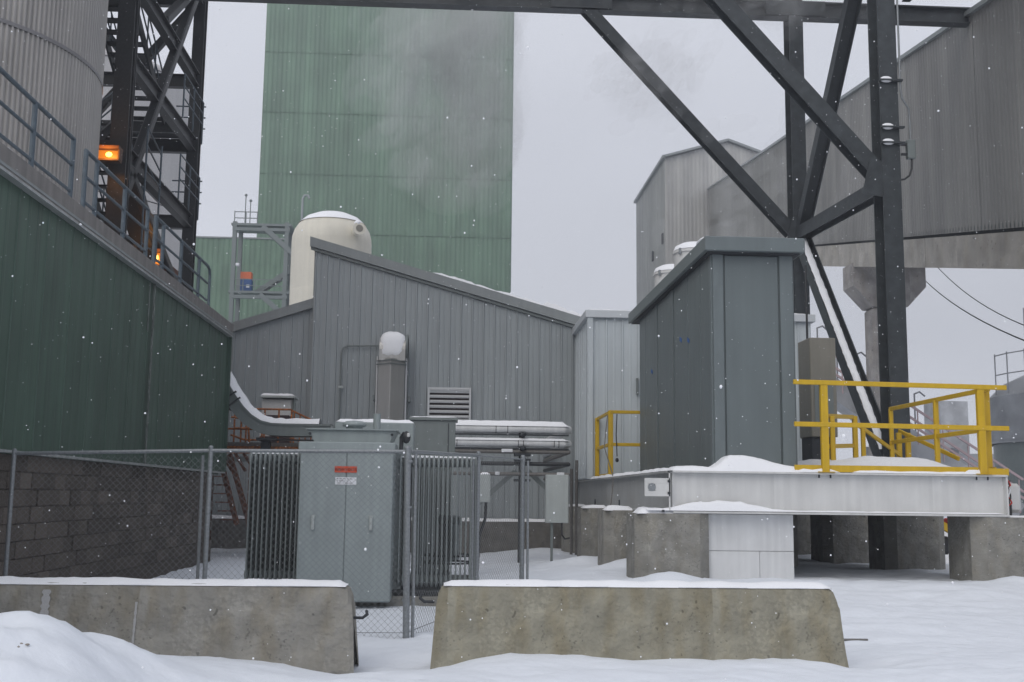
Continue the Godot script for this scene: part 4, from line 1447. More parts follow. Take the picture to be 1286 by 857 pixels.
# ---------------------------------------------------------------- dark stair tower
func stair_tower() -> void:
	var t := thing("steel_stair_tower", "dark steel stair tower with braces and landings beside the corrugated silo", "stair tower", Vector3(-9.6, 0, -29.6))
	var S: Material = M.dark_steel
	var b: B
	for q in [[-7.95, -26.0, 0.40], [-7.95, -33.1, 0.34], [-11.6, -33.1, 0.34], [-11.6, -26.6, 0.34]]:
		b = B.new()
		b.ibeam(Vector3(q[0], 0.1, q[1]), Vector3(q[0], 19.0, q[1]), q[2], q[2], 0.04, 0.03, Vector3.BACK)
		part("column", b, S, t)
	for y in [6.9, 9.6, 11.95, 14.0, 16.6]:
		for q in [[Vector3(-11.6, y, -33.1), Vector3(-7.95, y, -33.1)], [Vector3(-7.95, y, -33.1), Vector3(-7.95, y, -26.0)], [Vector3(-11.6, y, -33.1), Vector3(-11.6, y, -26.4)]]:
			b = B.new()
			b.ibeam(q[0], q[1], 0.40, 0.22, 0.03, 0.02)
			part("beam", b, S, t)
	for q in [[Vector3(-7.95, 8.6, -26.4), Vector3(-7.95, 16.4, -32.3)], [Vector3(-7.95, 14.2, -29.1), Vector3(-7.95, 16.4, -32.0)], [Vector3(-11.5, 12.1, -33.0), Vector3(-8.1, 16.4, -33.0)], [Vector3(-11.5, 16.4, -33.2), Vector3(-8.1, 12.1, -33.2)], [Vector3(-7.95, 7.0, -32.8), Vector3(-7.95, 9.4, -26.4)]]:
		b = B.new()
		b.cbar(q[0], q[1], 0.24, 0.24, 0.03)
		part("brace", b, S, t)
	# landings
	for q in [[12.2, -33.0, -31.7], [14.25, -28.3, -26.2], [9.85, -28.2, -26.2], [16.85, -33.0, -31.5]]:
		b = B.new()
		b.box(Vector3(-9.7, q[0], (q[1] + q[2]) * 0.5), Vector3(3.5, 0.08, q[2] - q[1]))
		b.box(Vector3(-9.7, q[0] - 0.16, q[2]), Vector3(3.5, 0.26, 0.08))
		part("landing", b, S, t)
	# flights: start, end in (z, y), centre x
	for q in [[-31.8, 12.2, -28.2, 14.25, -9.0], [-28.2, 14.25, -31.8, 16.8, -10.4], [-28.2, 9.85, -31.8, 12.2, -10.4], [-32.6, 7.0, -28.2, 9.85, -9.0], [-31.8, 16.8, -28.0, 19.0, -9.0]]:
		for s in [-0.5, 0.5]:
			b = B.new()
			b.bar(Vector3(q[4] + s, q[1], q[0]), Vector3(q[4] + s, q[3], q[2]), 0.06, 0.28)
			part("stringer", b, S, t)
			b = B.new()
			for h in [0.55, 1.05]:
				b.tube(Vector3(q[4] + s, q[1] + h, q[0]), Vector3(q[4] + s, q[3] + h, q[2]), 0.024, 6)
			for k in 4:
				var f := (k + 0.5) / 4.0
				var p := Vector3(q[4] + s, lerpf(q[1], q[3], f), lerpf(q[0], q[2], f))
				b.tube(p, p + Vector3.UP * 1.05, 0.022, 6)
			part("handrail", b, M.blue_grey_steel, t)
		var n := 11
		for k in n:
			var f := (k + 0.5) / n
			b = B.new()
			b.box(Vector3(q[4], lerpf(q[1], q[3], f), lerpf(q[0], q[2], f)), Vector3(0.96, 0.045, 0.27))
			part("tread", b, S, t)
	# guard rails at the sides
	for y in [12.2, 9.85]:
		b = B.new()
		for h in [0.4, 0.75, 1.1]:
			b.tube(Vector3(-7.7, y + h, -33.0), Vector3(-7.7, y + h, -30.6), 0.022, 6)
			b.tube(Vector3(-8.6, y + h, -33.35), Vector3(-7.7, y + h, -33.35), 0.022, 6)
		for z in [-33.0, -31.8, -30.6]:
			b.tube(Vector3(-7.7, y - 0.2, z), Vector3(-7.7, y + 1.1, z), 0.024, 6)
		part("guard_rail", b, M.blue_grey_steel, t)
	b = B.new()
	for h in [0.0, 0.45, 0.9]:
		b.tube(Vector3(-7.62, 9.6 + h, -27.0), Vector3(-7.62, 9.6 + h - 0.3, -28.4), 0.024, 6)
	for z in [-27.0, -28.35]:
		b.tube(Vector3(-7.62, 7.4, z), Vector3(-7.62, 10.45, z), 0.026, 6)
	for k in 5:
		b.tube(Vector3(-7.62, 7.6 + k * 0.45, -27.0), Vector3(-7.62, 7.6 + k * 0.45, -28.35), 0.018, 6)
	part("ladder_rail", b, M.blue_grey_steel, t)
	b = B.new()
	b.pipe([Vector3(-7.70, 19.0, -25.85), Vector3(-7.70, 6.0, -25.85)], 0.02)
	part("cable_pipe", b, M.dark_steel, t)
	# lower floor cluttered with machinery, snow on its edge
	b = B.new()
	b.box(Vector3(-9.8, 6.62, -29.6), Vector3(3.9, 0.14, 7.2))
	part("landing", b, S, t)
	for q in [[Vector3(-9.3, 7.5, -30.5), Vector3(1.8, 1.6, 2.6)], [Vector3(-10.6, 8.2, -28.0), Vector3(1.4, 3.0, 1.6)]]:
		b = B.new()
		b.cbox(q[0], q[1], 0.05)
		part("machine_housing", b, S, t)
	b = B.new()
	b.bar(Vector3(-8.25, 9.3, -27.0), Vector3(-8.25, 6.8, -32.5), 0.5, 0.35)
	part("chute", b, S, t)
	b = B.new()
	b.cbox(Vector3(-8.0, 7.75, -31.4), Vector3(0.10, 0.34, 1.5), 0.02)
	part("orange_panel", b, M.rust_brown, t)
	b = B.new()
	ridge(b, Vector3(-7.93, 7.12, -28.0), Vector3(-7.93, 7.12, -33.0), 0.2, 0.08, 15.0, 0.9)
	part("snow_cap", b, M.snow_cap, t)
	# lit lamps
	for q in [[Vector3(-8.02, 9.28, -25.30), 0.46, 0.20, "lit orange sodium lamp on the near column of the stair tower", 0.5], [Vector3(-7.87, 7.72, -29.4), 0.16, 0.30, "small lit orange lamp low on the stair tower, seen through the railing", 0.35]]:
		var c: Vector3 = q[0]
		var l := thing("wall_lamp", q[3], "lamp", c - Vector3(0, 0.2, 0), "lit orange lamps")
		b = B.new()
		b.box(c + Vector3(0, q[2] * 0.5 + 0.05, -0.08), Vector3(q[1] + 0.08, 0.07, 0.34))
		b.box(c + Vector3(0, 0, -0.22), Vector3(q[1] + 0.04, q[2] + 0.08, 0.06))
		b.box(c + Vector3(0, -q[2] * 0.5 - 0.03, -0.10), Vector3(q[1] + 0.05, 0.04, 0.26))
		for s in [-1.0, 1.0]:
			b.box(c + Vector3(s * (q[1] * 0.5 + 0.02), 0, -0.10), Vector3(0.035, q[2] + 0.02, 0.24))
		part("lamp_hood", b, M.lamp_hood, l)
		b = B.new()
		b.box(c + Vector3(0, 0, -0.05), Vector3(q[1], q[2], 0.02))
		part("lamp_lens", b, M.lamp_glow, l)
		b = B.new()
		b.ball(c + Vector3(0.04 * q[1], 0, -0.03), Vector3(q[1] * 0.17, q[2] * 0.32, 0.03), 12, 8)
		part("lamp_bulb", b, M.lamp_hot, l)
		var o := OmniLight3D.new()
		o.name = "lamp_light"
		o.light_color = Color(1.0, 0.66, 0.26)
		o.light_energy = q[4]
		o.light_size = 0.08
		o.omni_range = 30.0
		o.omni_attenuation = 2.0
		o.shadow_enabled = true
		o.position = Vector3(0, 0.2, 0.30)
		l.add_child(o)

# ---------------------------------------------------------------- cream tank
func cream_tank() -> void:
	var t := thing("cream_tank", "cream coloured upright round tank with domed snowy top behind the grey shed", "tank", Vector3(-5.22, 0, -46.7))
	var b := B.new()
	b.lathe(Vector3(-5.22, 0, -46.7), [Vector2(1.68, 0.0), Vector2(1.68, 12.1)], 64)
	part("shell", b, M.cream, t)
	b = B.new()
	b.lathe(Vector3(-5.22, 12.1, -46.7), [Vector2(1.68, 0.0), Vector2(1.66, 0.25), Vector2(1.58, 0.52), Vector2(1.40, 0.80), Vector2(1.10, 1.05), Vector2(0.7, 1.22), Vector2(0.3, 1.29), Vector2(0.0, 1.30)], 64)
	part("dome", b, M.cream, t)
	b = B.new()
	b.lathe(Vector3(-5.22, 12.13, -46.7), [Vector2(1.42, 0.80), Vector2(1.11, 1.07), Vector2(0.7, 1.245), Vector2(0.3, 1.32), Vector2(0.0, 1.33)], 48)
	part("snow_cap", b, M.snow_cap, t)
	b = B.new()
	var c := Vector3(-4.10, 12.35, -45.45)
	b.tube(c, c + Vector3(0.16, 0.05, 0.42), 0.20, 16)
	b.tube(c + Vector3(0.16, 0.05, 0.42), c + Vector3(0.18, 0.055, 0.48), 0.27, 16)
	part("nozzle", b, M.cream, t)
	b = B.new()
	b.tube(c + Vector3(0.18, 0.056, 0.475), c + Vector3(0.185, 0.058, 0.49), 0.15, 16)
	part("nozzle_cover", b, M.tan, t)
	b = B.new()
	b.ball(c + Vector3(0.1, 0.30, 0.32), Vector3(0.16, 0.13, 0.2), 10, 6)
	part("snow_lump", b, M.snow_cap, t)

# ---------------------------------------------------------------- transformer
func transformer() -> void:
	var t := thing("transformer", "large grey electrical transformer with finned radiators behind the chain link fence", "transformer", Vector3(-1.4, 0, -16.6))
	var G: Material = M.transformer_grey
	var b := B.new()
	b.cbox(Vector3(-1.43, 1.18, -15.98), Vector3(1.28, 2.08, 0.78), 0.012)
	part("terminal_cabinet", b, G, t)
	for q in [[-2.065, -1.432], [-1.428, -0.795]]:
		b = B.new()
		b.cbox(Vector3((q[0] + q[1]) * 0.5, 1.175, -15.582), Vector3(q[1] - q[0] - 0.006, 2.04, 0.022), 0.006)
		var dr := part("cabinet_door", b, G, t)
		var hx := -1.865 if q[0] < -2.0 else -1.075
		b = B.new()
		b.cbox(Vector3(hx, 1.205, -15.553), Vector3(0.045, 0.20, 0.035), 0.008)
		b.box(Vector3(hx, 1.29, -15.568), Vector3(0.06, 0.035, 0.01))
		part("handle", b, M.pale_box, dr)
	b = B.new()
	b.cbox(Vector3(-1.43, 2.245, -15.96), Vector3(1.33, 0.125, 0.86), 0.012)
	part("cabinet_lid", b, G, t)
	# tank behind, sloping hood above
	b = B.new()
	b.cbox(Vector3(-1.43, 1.18, -17.05), Vector3(1.50, 2.15, 1.35), 0.02)
	part("tank", b, M.fin_grey, t)
	b = B.new()
	b.prism([Vector3(-1.93, 2.308, -16.0), Vector3(-0.88, 2.308, -16.0), Vector3(-0.80, 2.50, -16.0), Vector3(-2.02, 2.50, -16.0)], Vector3(0, 0, -0.9))
	b.box(Vector3(-1.41, 2.508, -16.44), Vector3(1.30, 0.02, 0.98))
	part("bushing_box", b, G, t)
	for x in [-2.0, -0.84]:
		b = B.new()
		b.tube(Vector3(x, 2.44, -15.99), Vector3(x, 2.44, -15.96), 0.02, 8)
		part("bolt", b, M.dark_gap, t)
	b = B.new()
	b.lathe(Vector3(-1.42, 2.52, -16.5), [Vector2(0.12, 0.0), Vector2(0.12, 0.05), Vector2(0.17, 0.06), Vector2(0.175, 0.10), Vector2(0.13, 0.135), Vector2(0.0, 0.15)], 24)
	part("relief_dome", b, G, t)
	b = B.new()
	b.tube(Vector3(-1.10, 2.5, -16.6), Vector3(-1.10, 2.78, -16.6), 0.055, 14)
	part("stub_pipe", b, G, t)
	b = B.new()
	b.pipe([Vector3(-0.70, 2.2, -15.9), Vector3(-0.70, 2.40, -15.9), Vector3(-0.66, 2.46, -15.85)], 0.03)
	b.ball(Vector3(-0.63, 2.40, -15.85), Vector3(0.06, 0.09, 0.06), 10, 6)
	part("valve", b, M.dark_steel, t)
	b = B.new()
	b.cbox(Vector3(-0.60, 2.43, -15.8), Vector3(0.04, 0.06, 0.04), 0.01)
	part("gauge", b, M.white_paint, t)
	# radiators: every fin a plate with swollen pipe ends, between an upper and a lower header
	var fin := B.new()
	fin.cbox(Vector3(0, 0.90, -0.12), Vector3(0.012, 1.62, 0.86), 0.005)
	for y in [0.055, 1.745]:
		fin.ball(Vector3(0, y, 0.22), Vector3(0.029, 0.10, 0.085), 10, 6)
	fin.cbox(Vector3(0, 0.9, 0.29), Vector3(0.023, 1.66, 0.03), 0.009)
	var fm := fin.mesh()
	for r in [[-2.90, 12, -16.75, 0.36], [-0.72, 17, -16.60, 0.33]]:
		var x0: float = r[0]
		var n: int = r[1]
		for k in n:
			piece("radiator_fin", fm, M.fin_grey, t, Vector3(x0 + k * 0.0685, r[3], r[2]))
			if k < 11:
				piece("radiator_fin", fm, M.fin_grey, t, Vector3(x0 + k * 0.0685 + 0.034, r[3], r[2] - 0.95))
		for y in [0.07, 1.73]:
			b = B.new()
			b.tube(Vector3(x0 - 0.05, r[3] + y, r[2] + 0.1), Vector3(x0 + n * 0.0685, r[3] + y, r[2] + 0.1), 0.055, 12)
			part("radiator_header", b, G, t)
		b = B.new()
		ridge(b, Vector3(x0 - 0.03, r[3] + 1.80, r[2] + 0.15), Vector3(x0 + n * 0.0685 - 0.03, r[3] + 1.80, r[2] + 0.15), 0.22, 0.03, x0, 0.9)
		part("snow_cap", b, M.snow_cap, t)
	b = B.new()
	b.cbox(Vector3(-1.28, 0.21, -16.9), Vector3(3.4, 0.09, 1.5), 0.02)
	part("skid", b, M.dark_steel, t)
	b = B.new()
	b.cbox(Vector3(-1.28, 0.06, -16.85), Vector3(3.6, 0.24, 1.7), 0.03)
	part("pad", b, M.pier, t)
	# right hand bank: pump and hoops that show between the fins
	b = B.new()
	b.tube(Vector3(0.0, 0.62, -17.4), Vector3(0.0, 1.15, -17.4), 0.16, 16)
	b.cbox(Vector3(0.0, 1.22, -17.4), Vector3(0.36, 0.14, 0.3), 0.03)
	part("oil_pump", b, G, t)
	# notices
	var s := B.new()
	s.box(Vector3(-1.44, 1.932, -15.566), Vector3(0.305, 0.085, 0.008))
	var sg := part("notice", s, M.sign_red, t)
	sg.set_meta("label", "red notice reading HIGH VOLTS")
	var tm := TextMesh.new()
	tm.text = "HIGH VOLTS"
	var f := SystemFont.new()
	f.font_names = PackedStringArray(["Droid Sans"])
	f.font_weight = 800
	tm.font = f
	tm.font_size = 32
	tm.pixel_size = 0.00165
	tm.depth = 0.003
	piece("lettering", tm, M.sign_ink, sg, Vector3(-1.44, 1.932, -15.5605))
	s = B.new()
	s.box(Vector3(-1.435, 1.775, -15.567), Vector3(0.29, 0.10, 0.008))
	sg = part("notice", s, M.sign_white, t)
	sg.set_meta("label", "white notice with small grey print")
	s = B.new()
	for row in 3:
		var x := -1.56
		while x < -1.32:
			var w := rng.randf_range(0.018, 0.055)
			if x + w > -1.31:
				break
			if rng.randf() < 0.85:
				s.box(Vector3(x + w * 0.5, 1.802 - row * 0.028, -15.5622), Vector3(w, rng.randf_range(0.006, 0.011), 0.0016))
			x += w + 0.010
	part("print", s, M.sign_grey_ink, sg)

# ---------------------------------------------------------------- bus duct and boxes behind the transformer
func bus_and_boxes() -> void:
	var t := thing("bus_duct", "grey bus duct with snow on top curving down from the green shed to the transformer", "duct", Vector3(-4.4, 2.6, -25.2))
	# centre line in the x-y plane at z = -25.2
	var line := [Vector2(-6.0, 5.35), Vector2(-5.45, 4.55), Vector2(-5.1, 3.98), Vector2(-4.9, 3.66), Vector2(-4.7, 3.40), Vector2(-4.5, 3.20), Vector2(-4.25, 3.05), Vector2(-4.0, 2.99), Vector2(-3.7, 2.98), Vector2(-2.67, 2.98)]
	var zc := -25.2
	var b := B.new()
	var sn := B.new()
	var rows := []
	for k in line.size() - 1:
		var p: Vector2 = line[k]
		var q: Vector2 = line[k + 1]
		var nn := (q - p).orthogonal().normalized()
		if nn.y < 0: nn = -nn
		var n0 := nn
		var n1 := nn
		if k > 0:
			n0 = (nn + _up2(line[k] - line[k - 1])).normalized()
		if k < line.size() - 2:
			n1 = (nn + _up2(line[k + 2] - line[k + 1])).normalized()
		var h := 0.13
		var P := func(v: Vector2, n: Vector2, s: float, z: float) -> Vector3: return Vector3(v.x + n.x * s, v.y + n.y * s, zc + z)
		for z in [0.30, -0.30]:
			b.face(P.call(p, n0, -h, z), P.call(q, n1, -h, z), P.call(q, n1, h, z), P.call(p, n0, h, z), Vector3(0, 0, z))
		for s in [h, -h]:
			b.face(P.call(p, n0, s, -0.30), P.call(q, n1, s, -0.30), P.call(q, n1, s, 0.30), P.call(p, n0, s, 0.30), Vector3(n0.x, n0.y, 0) * s)
		# rim strip along the upper edge
		b.face(P.call(p, n0, h - 0.03, 0.325), P.call(q, n1, h - 0.03, 0.325), P.call(q, n1, h + 0.012, 0.325), P.call(p, n0, h + 0.012, 0.325), Vector3.BACK)
		b.face(P.call(p, n0, h + 0.012, 0.325), P.call(q, n1, h + 0.012, 0.325), P.call(q, n1, h + 0.012, -0.325), P.call(p, n0, h + 0.012, -0.325), Vector3.UP)
		for j in 4:
			var v := p.lerp(q, j / 4.0)
			var n := n0.lerp(n1, j / 4.0)
			var r := PackedVector3Array()
			for i in 9:
				var s := -1.0 + i / 4.0
				r.append(P.call(v, n, h + 0.014 + (0.13 + 0.03 * nz.get_noise_2d(v.x * 90.0, i)) * pow(maxf(0.0, 1.0 - s * s), 0.4), s * 0.31))
			rows.append(r)
	skin(sn, rows)
	part("casing", b, M.box_grey, t)
	part("snow_cap", sn, M.snow_cap, t)
	for s in [[Vector2(-4.83, 3.56), -0.9], [Vector2(-4.93, 3.70), -0.95]]:
		b = B.new()
		var c := Vector3(s[0].x, s[0].y, zc)
		b.box(c, Vector3(0.03, 0.40, 0.70), Basis(Vector3.BACK, s[1]))
		part("joint_collar", b, M.dark_steel, t)
	b = B.new()
	b.box(Vector3(-2.675, 2.98, zc), Vector3(0.02, 0.25, 0.58))
	part("end_plate", b, M.pale_box, t)
	b = B.new()
	b.box(Vector3(-4.10, 2.78, zc), Vector3(0.40, 0.06, 0.5))
	b.box(Vector3(-4.12, 2.62, zc), Vector3(0.20, 0.30, 0.20))
	b.box(Vector3(-4.12, 2.44, zc), Vector3(0.44, 0.06, 0.4))
	part("support", b, M.dark_steel, t)
	b = B.new()
	b.tube(Vector3(-4.12, 0.0, zc), Vector3(-4.12, 2.42, zc), 0.07, 8)
	part("support_post", b, M.dark_steel, t)
	b = B.new()
	b.bar(Vector3(-3.9, 2.77, zc), Vector3(-2.4, 2.77, zc), 0.4, 0.02)
	part("tray", b, M.dark_steel, t)
	t = thing("switch_box", "wide grey box with a snowy top right behind the transformer hood", "junction box", Vector3(-1.2, 0, -17.9))
	b = B.new()
	b.cbox(Vector3(-1.22, 2.45, -18.1), Vector3(1.26, 0.56, 0.55), 0.015)
	part("body", b, M.transformer_grey, t)
	b = B.new()
	b.box(Vector3(-1.22, 1.1, -18.1), Vector3(1.0, 2.12, 0.4))
	part("pedestal", b, M.fin_grey, t)
	b = B.new()
	cap(b, -1.84, -0.60, -18.36, -17.84, 2.73, 0.05, 5.0, 0.12)
	part("snow_cap", b, M.snow_cap, t)
	b = B.new()
	b.tube(Vector3(-0.62, 2.2, -17.9), Vector3(-0.62, 2.72, -17.9), 0.012, 6)
	part("lanyard", b, M.cable_black, t)
	t = thing("grey_junction_cabinet", "plain grey steel cabinet between the transformer and the pipe rack", "cabinet", Vector3(-0.33, 0, -20.9))
	b = B.new()
	b.cbox(Vector3(-0.33, 2.55, -20.9), Vector3(0.82, 0.82, 0.7), 0.012)
	part("body", b, M.box_grey, t)
	b = B.new()
	b.box(Vector3(-0.33, 2.985, -20.9), Vector3(0.90, 0.05, 0.78))
	part("lid", b, M.box_grey, t)
	b = B.new()
	b.box(Vector3(-0.05, 2.53, -20.545), Vector3(0.012, 0.76, 0.014))
	part("seam", b, M.dark_gap, t)
	b = B.new()
	b.box(Vector3(-0.33, 1.1, -20.9), Vector3(0.7, 2.1, 0.5))
	part("pedestal", b, M.box_grey, t)
	b = B.new()
	cap(b, -0.76, 0.10, -21.28, -20.54, 3.01, 0.018, 8.0, 0.1)
	part("snow_cap", b, M.snow_cap, t)

func _up2(v: Vector2) -> Vector2:
	var n := v.orthogonal().normalized()
	return n if n.y >= 0.0 else -n

# ---------------------------------------------------------------- pipe rack
func pipe_rack() -> void:
	var t := thing("pipe_rack", "rack of snow topped white and brown pipes before the grey shed wall", "pipe rack", Vector3(1.5, 0, -24))
	var b: B
	var x0 := 0.0
	var x1 := 2.52
	for q in [["insulated_pipe", 3.02, 0.18], ["insulated_pipe", 2.72, 0.17]]:
		b = B.new()
		b.pipe([Vector3(x0, q[1], -23.9), Vector3(x1 - 0.1, q[1], -23.9), Vector3(x1, q[1], -24.0), Vector3(x1, q[1], -29.9)], q[2] * 0.5, 14)
		b.tube(Vector3(x0, q[1], -24.12), Vector3(x1 - 0.3, q[1], -24.12), q[2] * 0.5, 14)
		part(q[0], b, M.white_pipe, t)
		b = B.new()
		ridge(b, Vector3(x0, q[1] + q[2] * 0.5 - 0.035, -23.98), Vector3(x1, q[1] + q[2] * 0.5 - 0.035, -23.98), 0.36, 0.12 if q[1] > 2.9 else 0.06, q[1], 0.12)
		part("snow_cap", b, M.snow_cap, t)
		b = B.new()
		b.box(Vector3((x0 + x1) * 0.5, q[1] - q[2] * 0.5 - 0.035, -23.87), Vector3(x1 - x0, 0.035, 0.05))
		part("pipe_shoe_rail", b, M.dark_gap, t)
		for x in [0.95, 1.2] if q[1] > 2.9 else [0.12, 1.43, 1.54, 2.2, 2.3]:
			b = B.new()
			b.tube(Vector3(x, q[1], -23.9), Vector3(x + 0.014, q[1], -23.9), q[2] * 0.5 + 0.006, 14)
			part("pipe_band", b, M.dark_steel, t)
	for q in [[2.54, 0.05, M.brown_pipe], [2.28, 0.045, M.dark_steel], [2.06, 0.04, M.brown_pipe]]:
		b = B.new()
		b.pipe([Vector3(x0, q[0], -23.9), Vector3(x1, q[0], -23.9), Vector3(x1, q[0], -29.9)], q[1], 10)
		part("pipe", b, q[2], t)
	for q in [[1.20, 2.555, 0.24], [1.0, 2.07, 0.10], [2.35, 2.07, 0.16]]:
		b = B.new()
		b.cbox(Vector3(q[0], q[1], -23.86), Vector3(q[2], 0.07, 0.05), 0.01)
		part("pipe_label", b, M.sign_white, t)
	b = B.new()
	b.ibeam(Vector3(1.53, 0.1, -24.15), Vector3(1.53, 3.0, -24.15), 0.14, 0.12, 0.015, 0.012, Vector3.BACK)
	part("post", b, M.dark_steel, t)
	for y in [2.47, 2.36, 1.93]:
		b = B.new()
		b.box(Vector3(1.53, y, -23.95), Vector3(0.34, 0.05, 0.4))
		part("shoe", b, M.dark_gap, t)
	for y in [2.90, 2.60, 2.37]:
		b = B.new()
		b.lathe(Vector3(1.53, y, -23.82), [Vector2(0.0, -0.06), Vector2(0.07, -0.03), Vector2(0.075, 0.03), Vector2(0.0, 0.06)], 12)
		part("clamp", b, M.dark_gap, t)
	for s in [-1.0, 1.0]:
		b = B.new()
		b.bar(Vector3(1.53 + s * 0.12, 2.14, -24.1), Vector3(1.53 + s * 0.95, 1.40, -24.1), 0.10, 0.10)
		part("knee_brace", b, M.box_grey, t)
	# wall boxes
	t = thing("grey_wall_box", "tall pale grey electrical box on a thin leg beside the concrete footings", "electrical box", Vector3(2.2, 0, -23))
	b = B.new()
	b.cbox(Vector3(2.2, 1.55, -23.1), Vector3(0.47, 0.98, 0.22), 0.012)
	part("body", b, M.pale_box, t)
	b = B.new()
	b.box(Vector3(2.1, 0.55, -23.1), Vector3(0.05, 1.05, 0.05))
	part("leg", b, M.box_grey, t)
	b = B.new()
	b.pipe([Vector3(2.30, 1.08, -23.05), Vector3(2.30, 0.82, -23.0), Vector3(2.36, 0.74, -23.0), Vector3(2.46, 0.76, -23.0)], 0.016)
	part("cable", b, M.cable_black, t)
	t = thing("small_wall_box", "small pale grey control box on a pipe beside the fence post", "electrical box", Vector3(0.62, 0, -19.6))
	b = B.new()
	b.cbox(Vector3(0.60, 1.72, -19.6), Vector3(0.20, 0.48, 0.2), 0.012)
	part("body", b, M.pale_box, t)
	b = B.new()
	b.pipe([Vector3(0.63, 1.48, -19.6), Vector3(0.62, 1.2, -19.6), Vector3(0.52, 0.9, -19.6), Vector3(0.5, 0.3, -19.6)], 0.025)
	part("conduit", b, M.dark_steel, t)
	b = B.new()
	cap(b, 0.51, 0.69, -19.69, -19.51, 1.96, 0.035, 4.0, 0.06)
	part("snow_cap", b, M.snow_cap, t)
	t = thing("corner_downpipe", "pair of thin brown pipes rising at the pale shed's far corner", "pipe", Vector3(3.2, 0, -27.2))
	b = B.new()
	for x in [2.86, 2.98]:
		b.tube(Vector3(x, 0.1, -26.4), Vector3(x, 2.25 if x < 2.9 else 2.45, -26.4), 0.035, 8)
	part("pipes", b, M.brown_pipe, t)

# ---------------------------------------------------------------- rusty platform left behind the transformer
func orange_platform() -> void:
	var t := thing("orange_railed_platform", "rusty orange steel platform with pipe railing before the grey wing", "platform", Vector3(-4.4, 0, -27))
	var b := B.new()
	b.box(Vector3(-5.0, 2.57, -26.0), Vector3(3.6, 0.17, 0.10))
	part("edge_beam", b, M.rusty_orange, t)
	b = B.new()
	b.box(Vector3(-5.0, 2.70, -27.2), Vector3(3.6, 0.09, 2.4))
	part("deck", b, M.brown_pipe, t)
	b = B.new()
	b.box(Vector3(-5.0, 2.36, -26.1), Vector3(3.6, 0.12, 0.12))
	part("lower_beam", b, M.box_grey, t)
	for q in [[3.58, -6.6, -3.82], [3.10, -6.6, -4.62]]:
		b = B.new()
		b.tube(Vector3(q[1], q[0], -26.9), Vector3(q[2], q[0], -26.9), 0.026, 6)
		part("rail", b, M.rusty_orange, t)
	b = B.new()
	b.pipe([Vector3(-5.18, 3.36, -26.6), Vector3(-4.9, 3.32, -26.6), Vector3(-4.78, 3.22, -26.6), Vector3(-4.74, 2.74, -26.6)], 0.024)
	b.pipe([Vector3(-5.18, 2.94, -26.6), Vector3(-4.86, 2.83, -26.6), Vector3(-4.55, 2.83, -26.6), Vector3(-4.45, 2.92, -26.6), Vector3(-4.45, 3.06, -26.6), Vector3(-4.55, 3.10, -26.6), Vector3(-5.1, 3.10, -26.6)], 0.024)
	part("gate_rail", b, M.rusty_orange, t)
	for x in [-5.16, -5.0, -4.88, -4.45, -4.12, -3.82]:
		b = B.new()
		b.tube(Vector3(x, 2.74, -26.9), Vector3(x, 3.58, -26.9), 0.022, 6)
		part("post", b, M.rusty_orange, t)
	# stair running down to the right, seen along its railing
	for q in [[3.56, 3.30], [3.22, 2.98], [2.9, 2.7]]:
		b = B.new()
		b.tube(Vector3(-3.82, q[0], -26.9), Vector3(-3.25, q[1], -27.6), 0.024, 6)
		part("rail", b, M.rusty_orange, t)
	for k in 5:
		var x := -3.76 + 0.12 * k
		b = B.new()
		b.tube(Vector3(x, 2.5, -26.95 - 0.14 * k), Vector3(x, 3.52 - 0.055 * k, -26.95 - 0.14 * k), 0.016, 6)
		part("baluster", b, M.rusty_orange, t)
	for x in [-5.9, -3.4]:
		b = B.new()
		b.ibeam(Vector3(x, 0.1, -27.9), Vector3(x, 2.6, -27.9), 0.18, 0.18, 0.02, 0.02, Vector3.BACK)
		part("column", b, M.rust_brown, t)
	t = thing("rusty_ladder_stair", "rusty brown steep stair below the orange platform at the green shed's corner", "stair", Vector3(-4.9, 0, -25.3))
	for q in [[-5.25, -4.68], [-5.02, -4.40]]:
		b = B.new()
		b.bar(Vector3(q[0] + 0.05, 2.45, -25.5), Vector3(q[1], 0.9, -25.2), 0.05, 0.12)
		part("stringer", b, M.rust_brown, t)
	for x in [-4.92, -4.62, -4.42]:
		b = B.new()
		b.bar(Vector3(x - 0.25, 2.48, -25.6), Vector3(x + 0.02, 2.08, -25.5), 0.05, 0.06)
		part("brace", b, M.rust_brown, t)
	b = B.new()
	b.tube(Vector3(-4.44, 0.85, -25.1), Vector3(-4.44, 2.3, -25.1), 0.02, 6)
	part("post", b, M.rust_brown, t)
	for k in 8:
		var y := 1.0 + k * 0.19
		var x := lerpf(-4.72, -5.22, (y - 0.9) / 1.55)
		b = B.new()
		b.box(Vector3(x - 0.14, y, -25.35), Vector3(0.34, 0.03, 0.18))
		part("tread", b, M.rust_brown, t)
	t = thing("white_ventilation_unit", "white boxy ventilation unit with dark openings behind the orange railing", "ventilation unit", Vector3(-4.33, 2.74, -28.2))
	b = B.new()
	b.prism([Vector3(-4.72, 3.50, -27.9), Vector3(-3.98, 3.50, -27.9), Vector3(-3.98, 3.92, -28.15), Vector3(-4.68, 3.92, -28.15)], Vector3(0, 0, -0.5))
	b.cbox(Vector3(-4.35, 3.70, -28.3), Vector3(0.72, 0.42, 0.7), 0.02)
	part("upper_box", b, M.white_paint, t)
	b = B.new()
	b.box(Vector3(-4.35, 3.34, -28.25), Vector3(0.66, 0.34, 0.7))
	part("dark_opening", b, M.louver_dark, t)
	b = B.new()
	b.cbox(Vector3(-4.35, 3.07, -28.22), Vector3(0.76, 0.20, 0.72), 0.02)
	part("lower_box", b, M.white_paint, t)
	b = B.new()
	b.box(Vector3(-4.33, 2.86, -28.2), Vector3(0.70, 0.24, 0.68))
	part("dark_base", b, M.louver_dark, t)
	b = B.new()
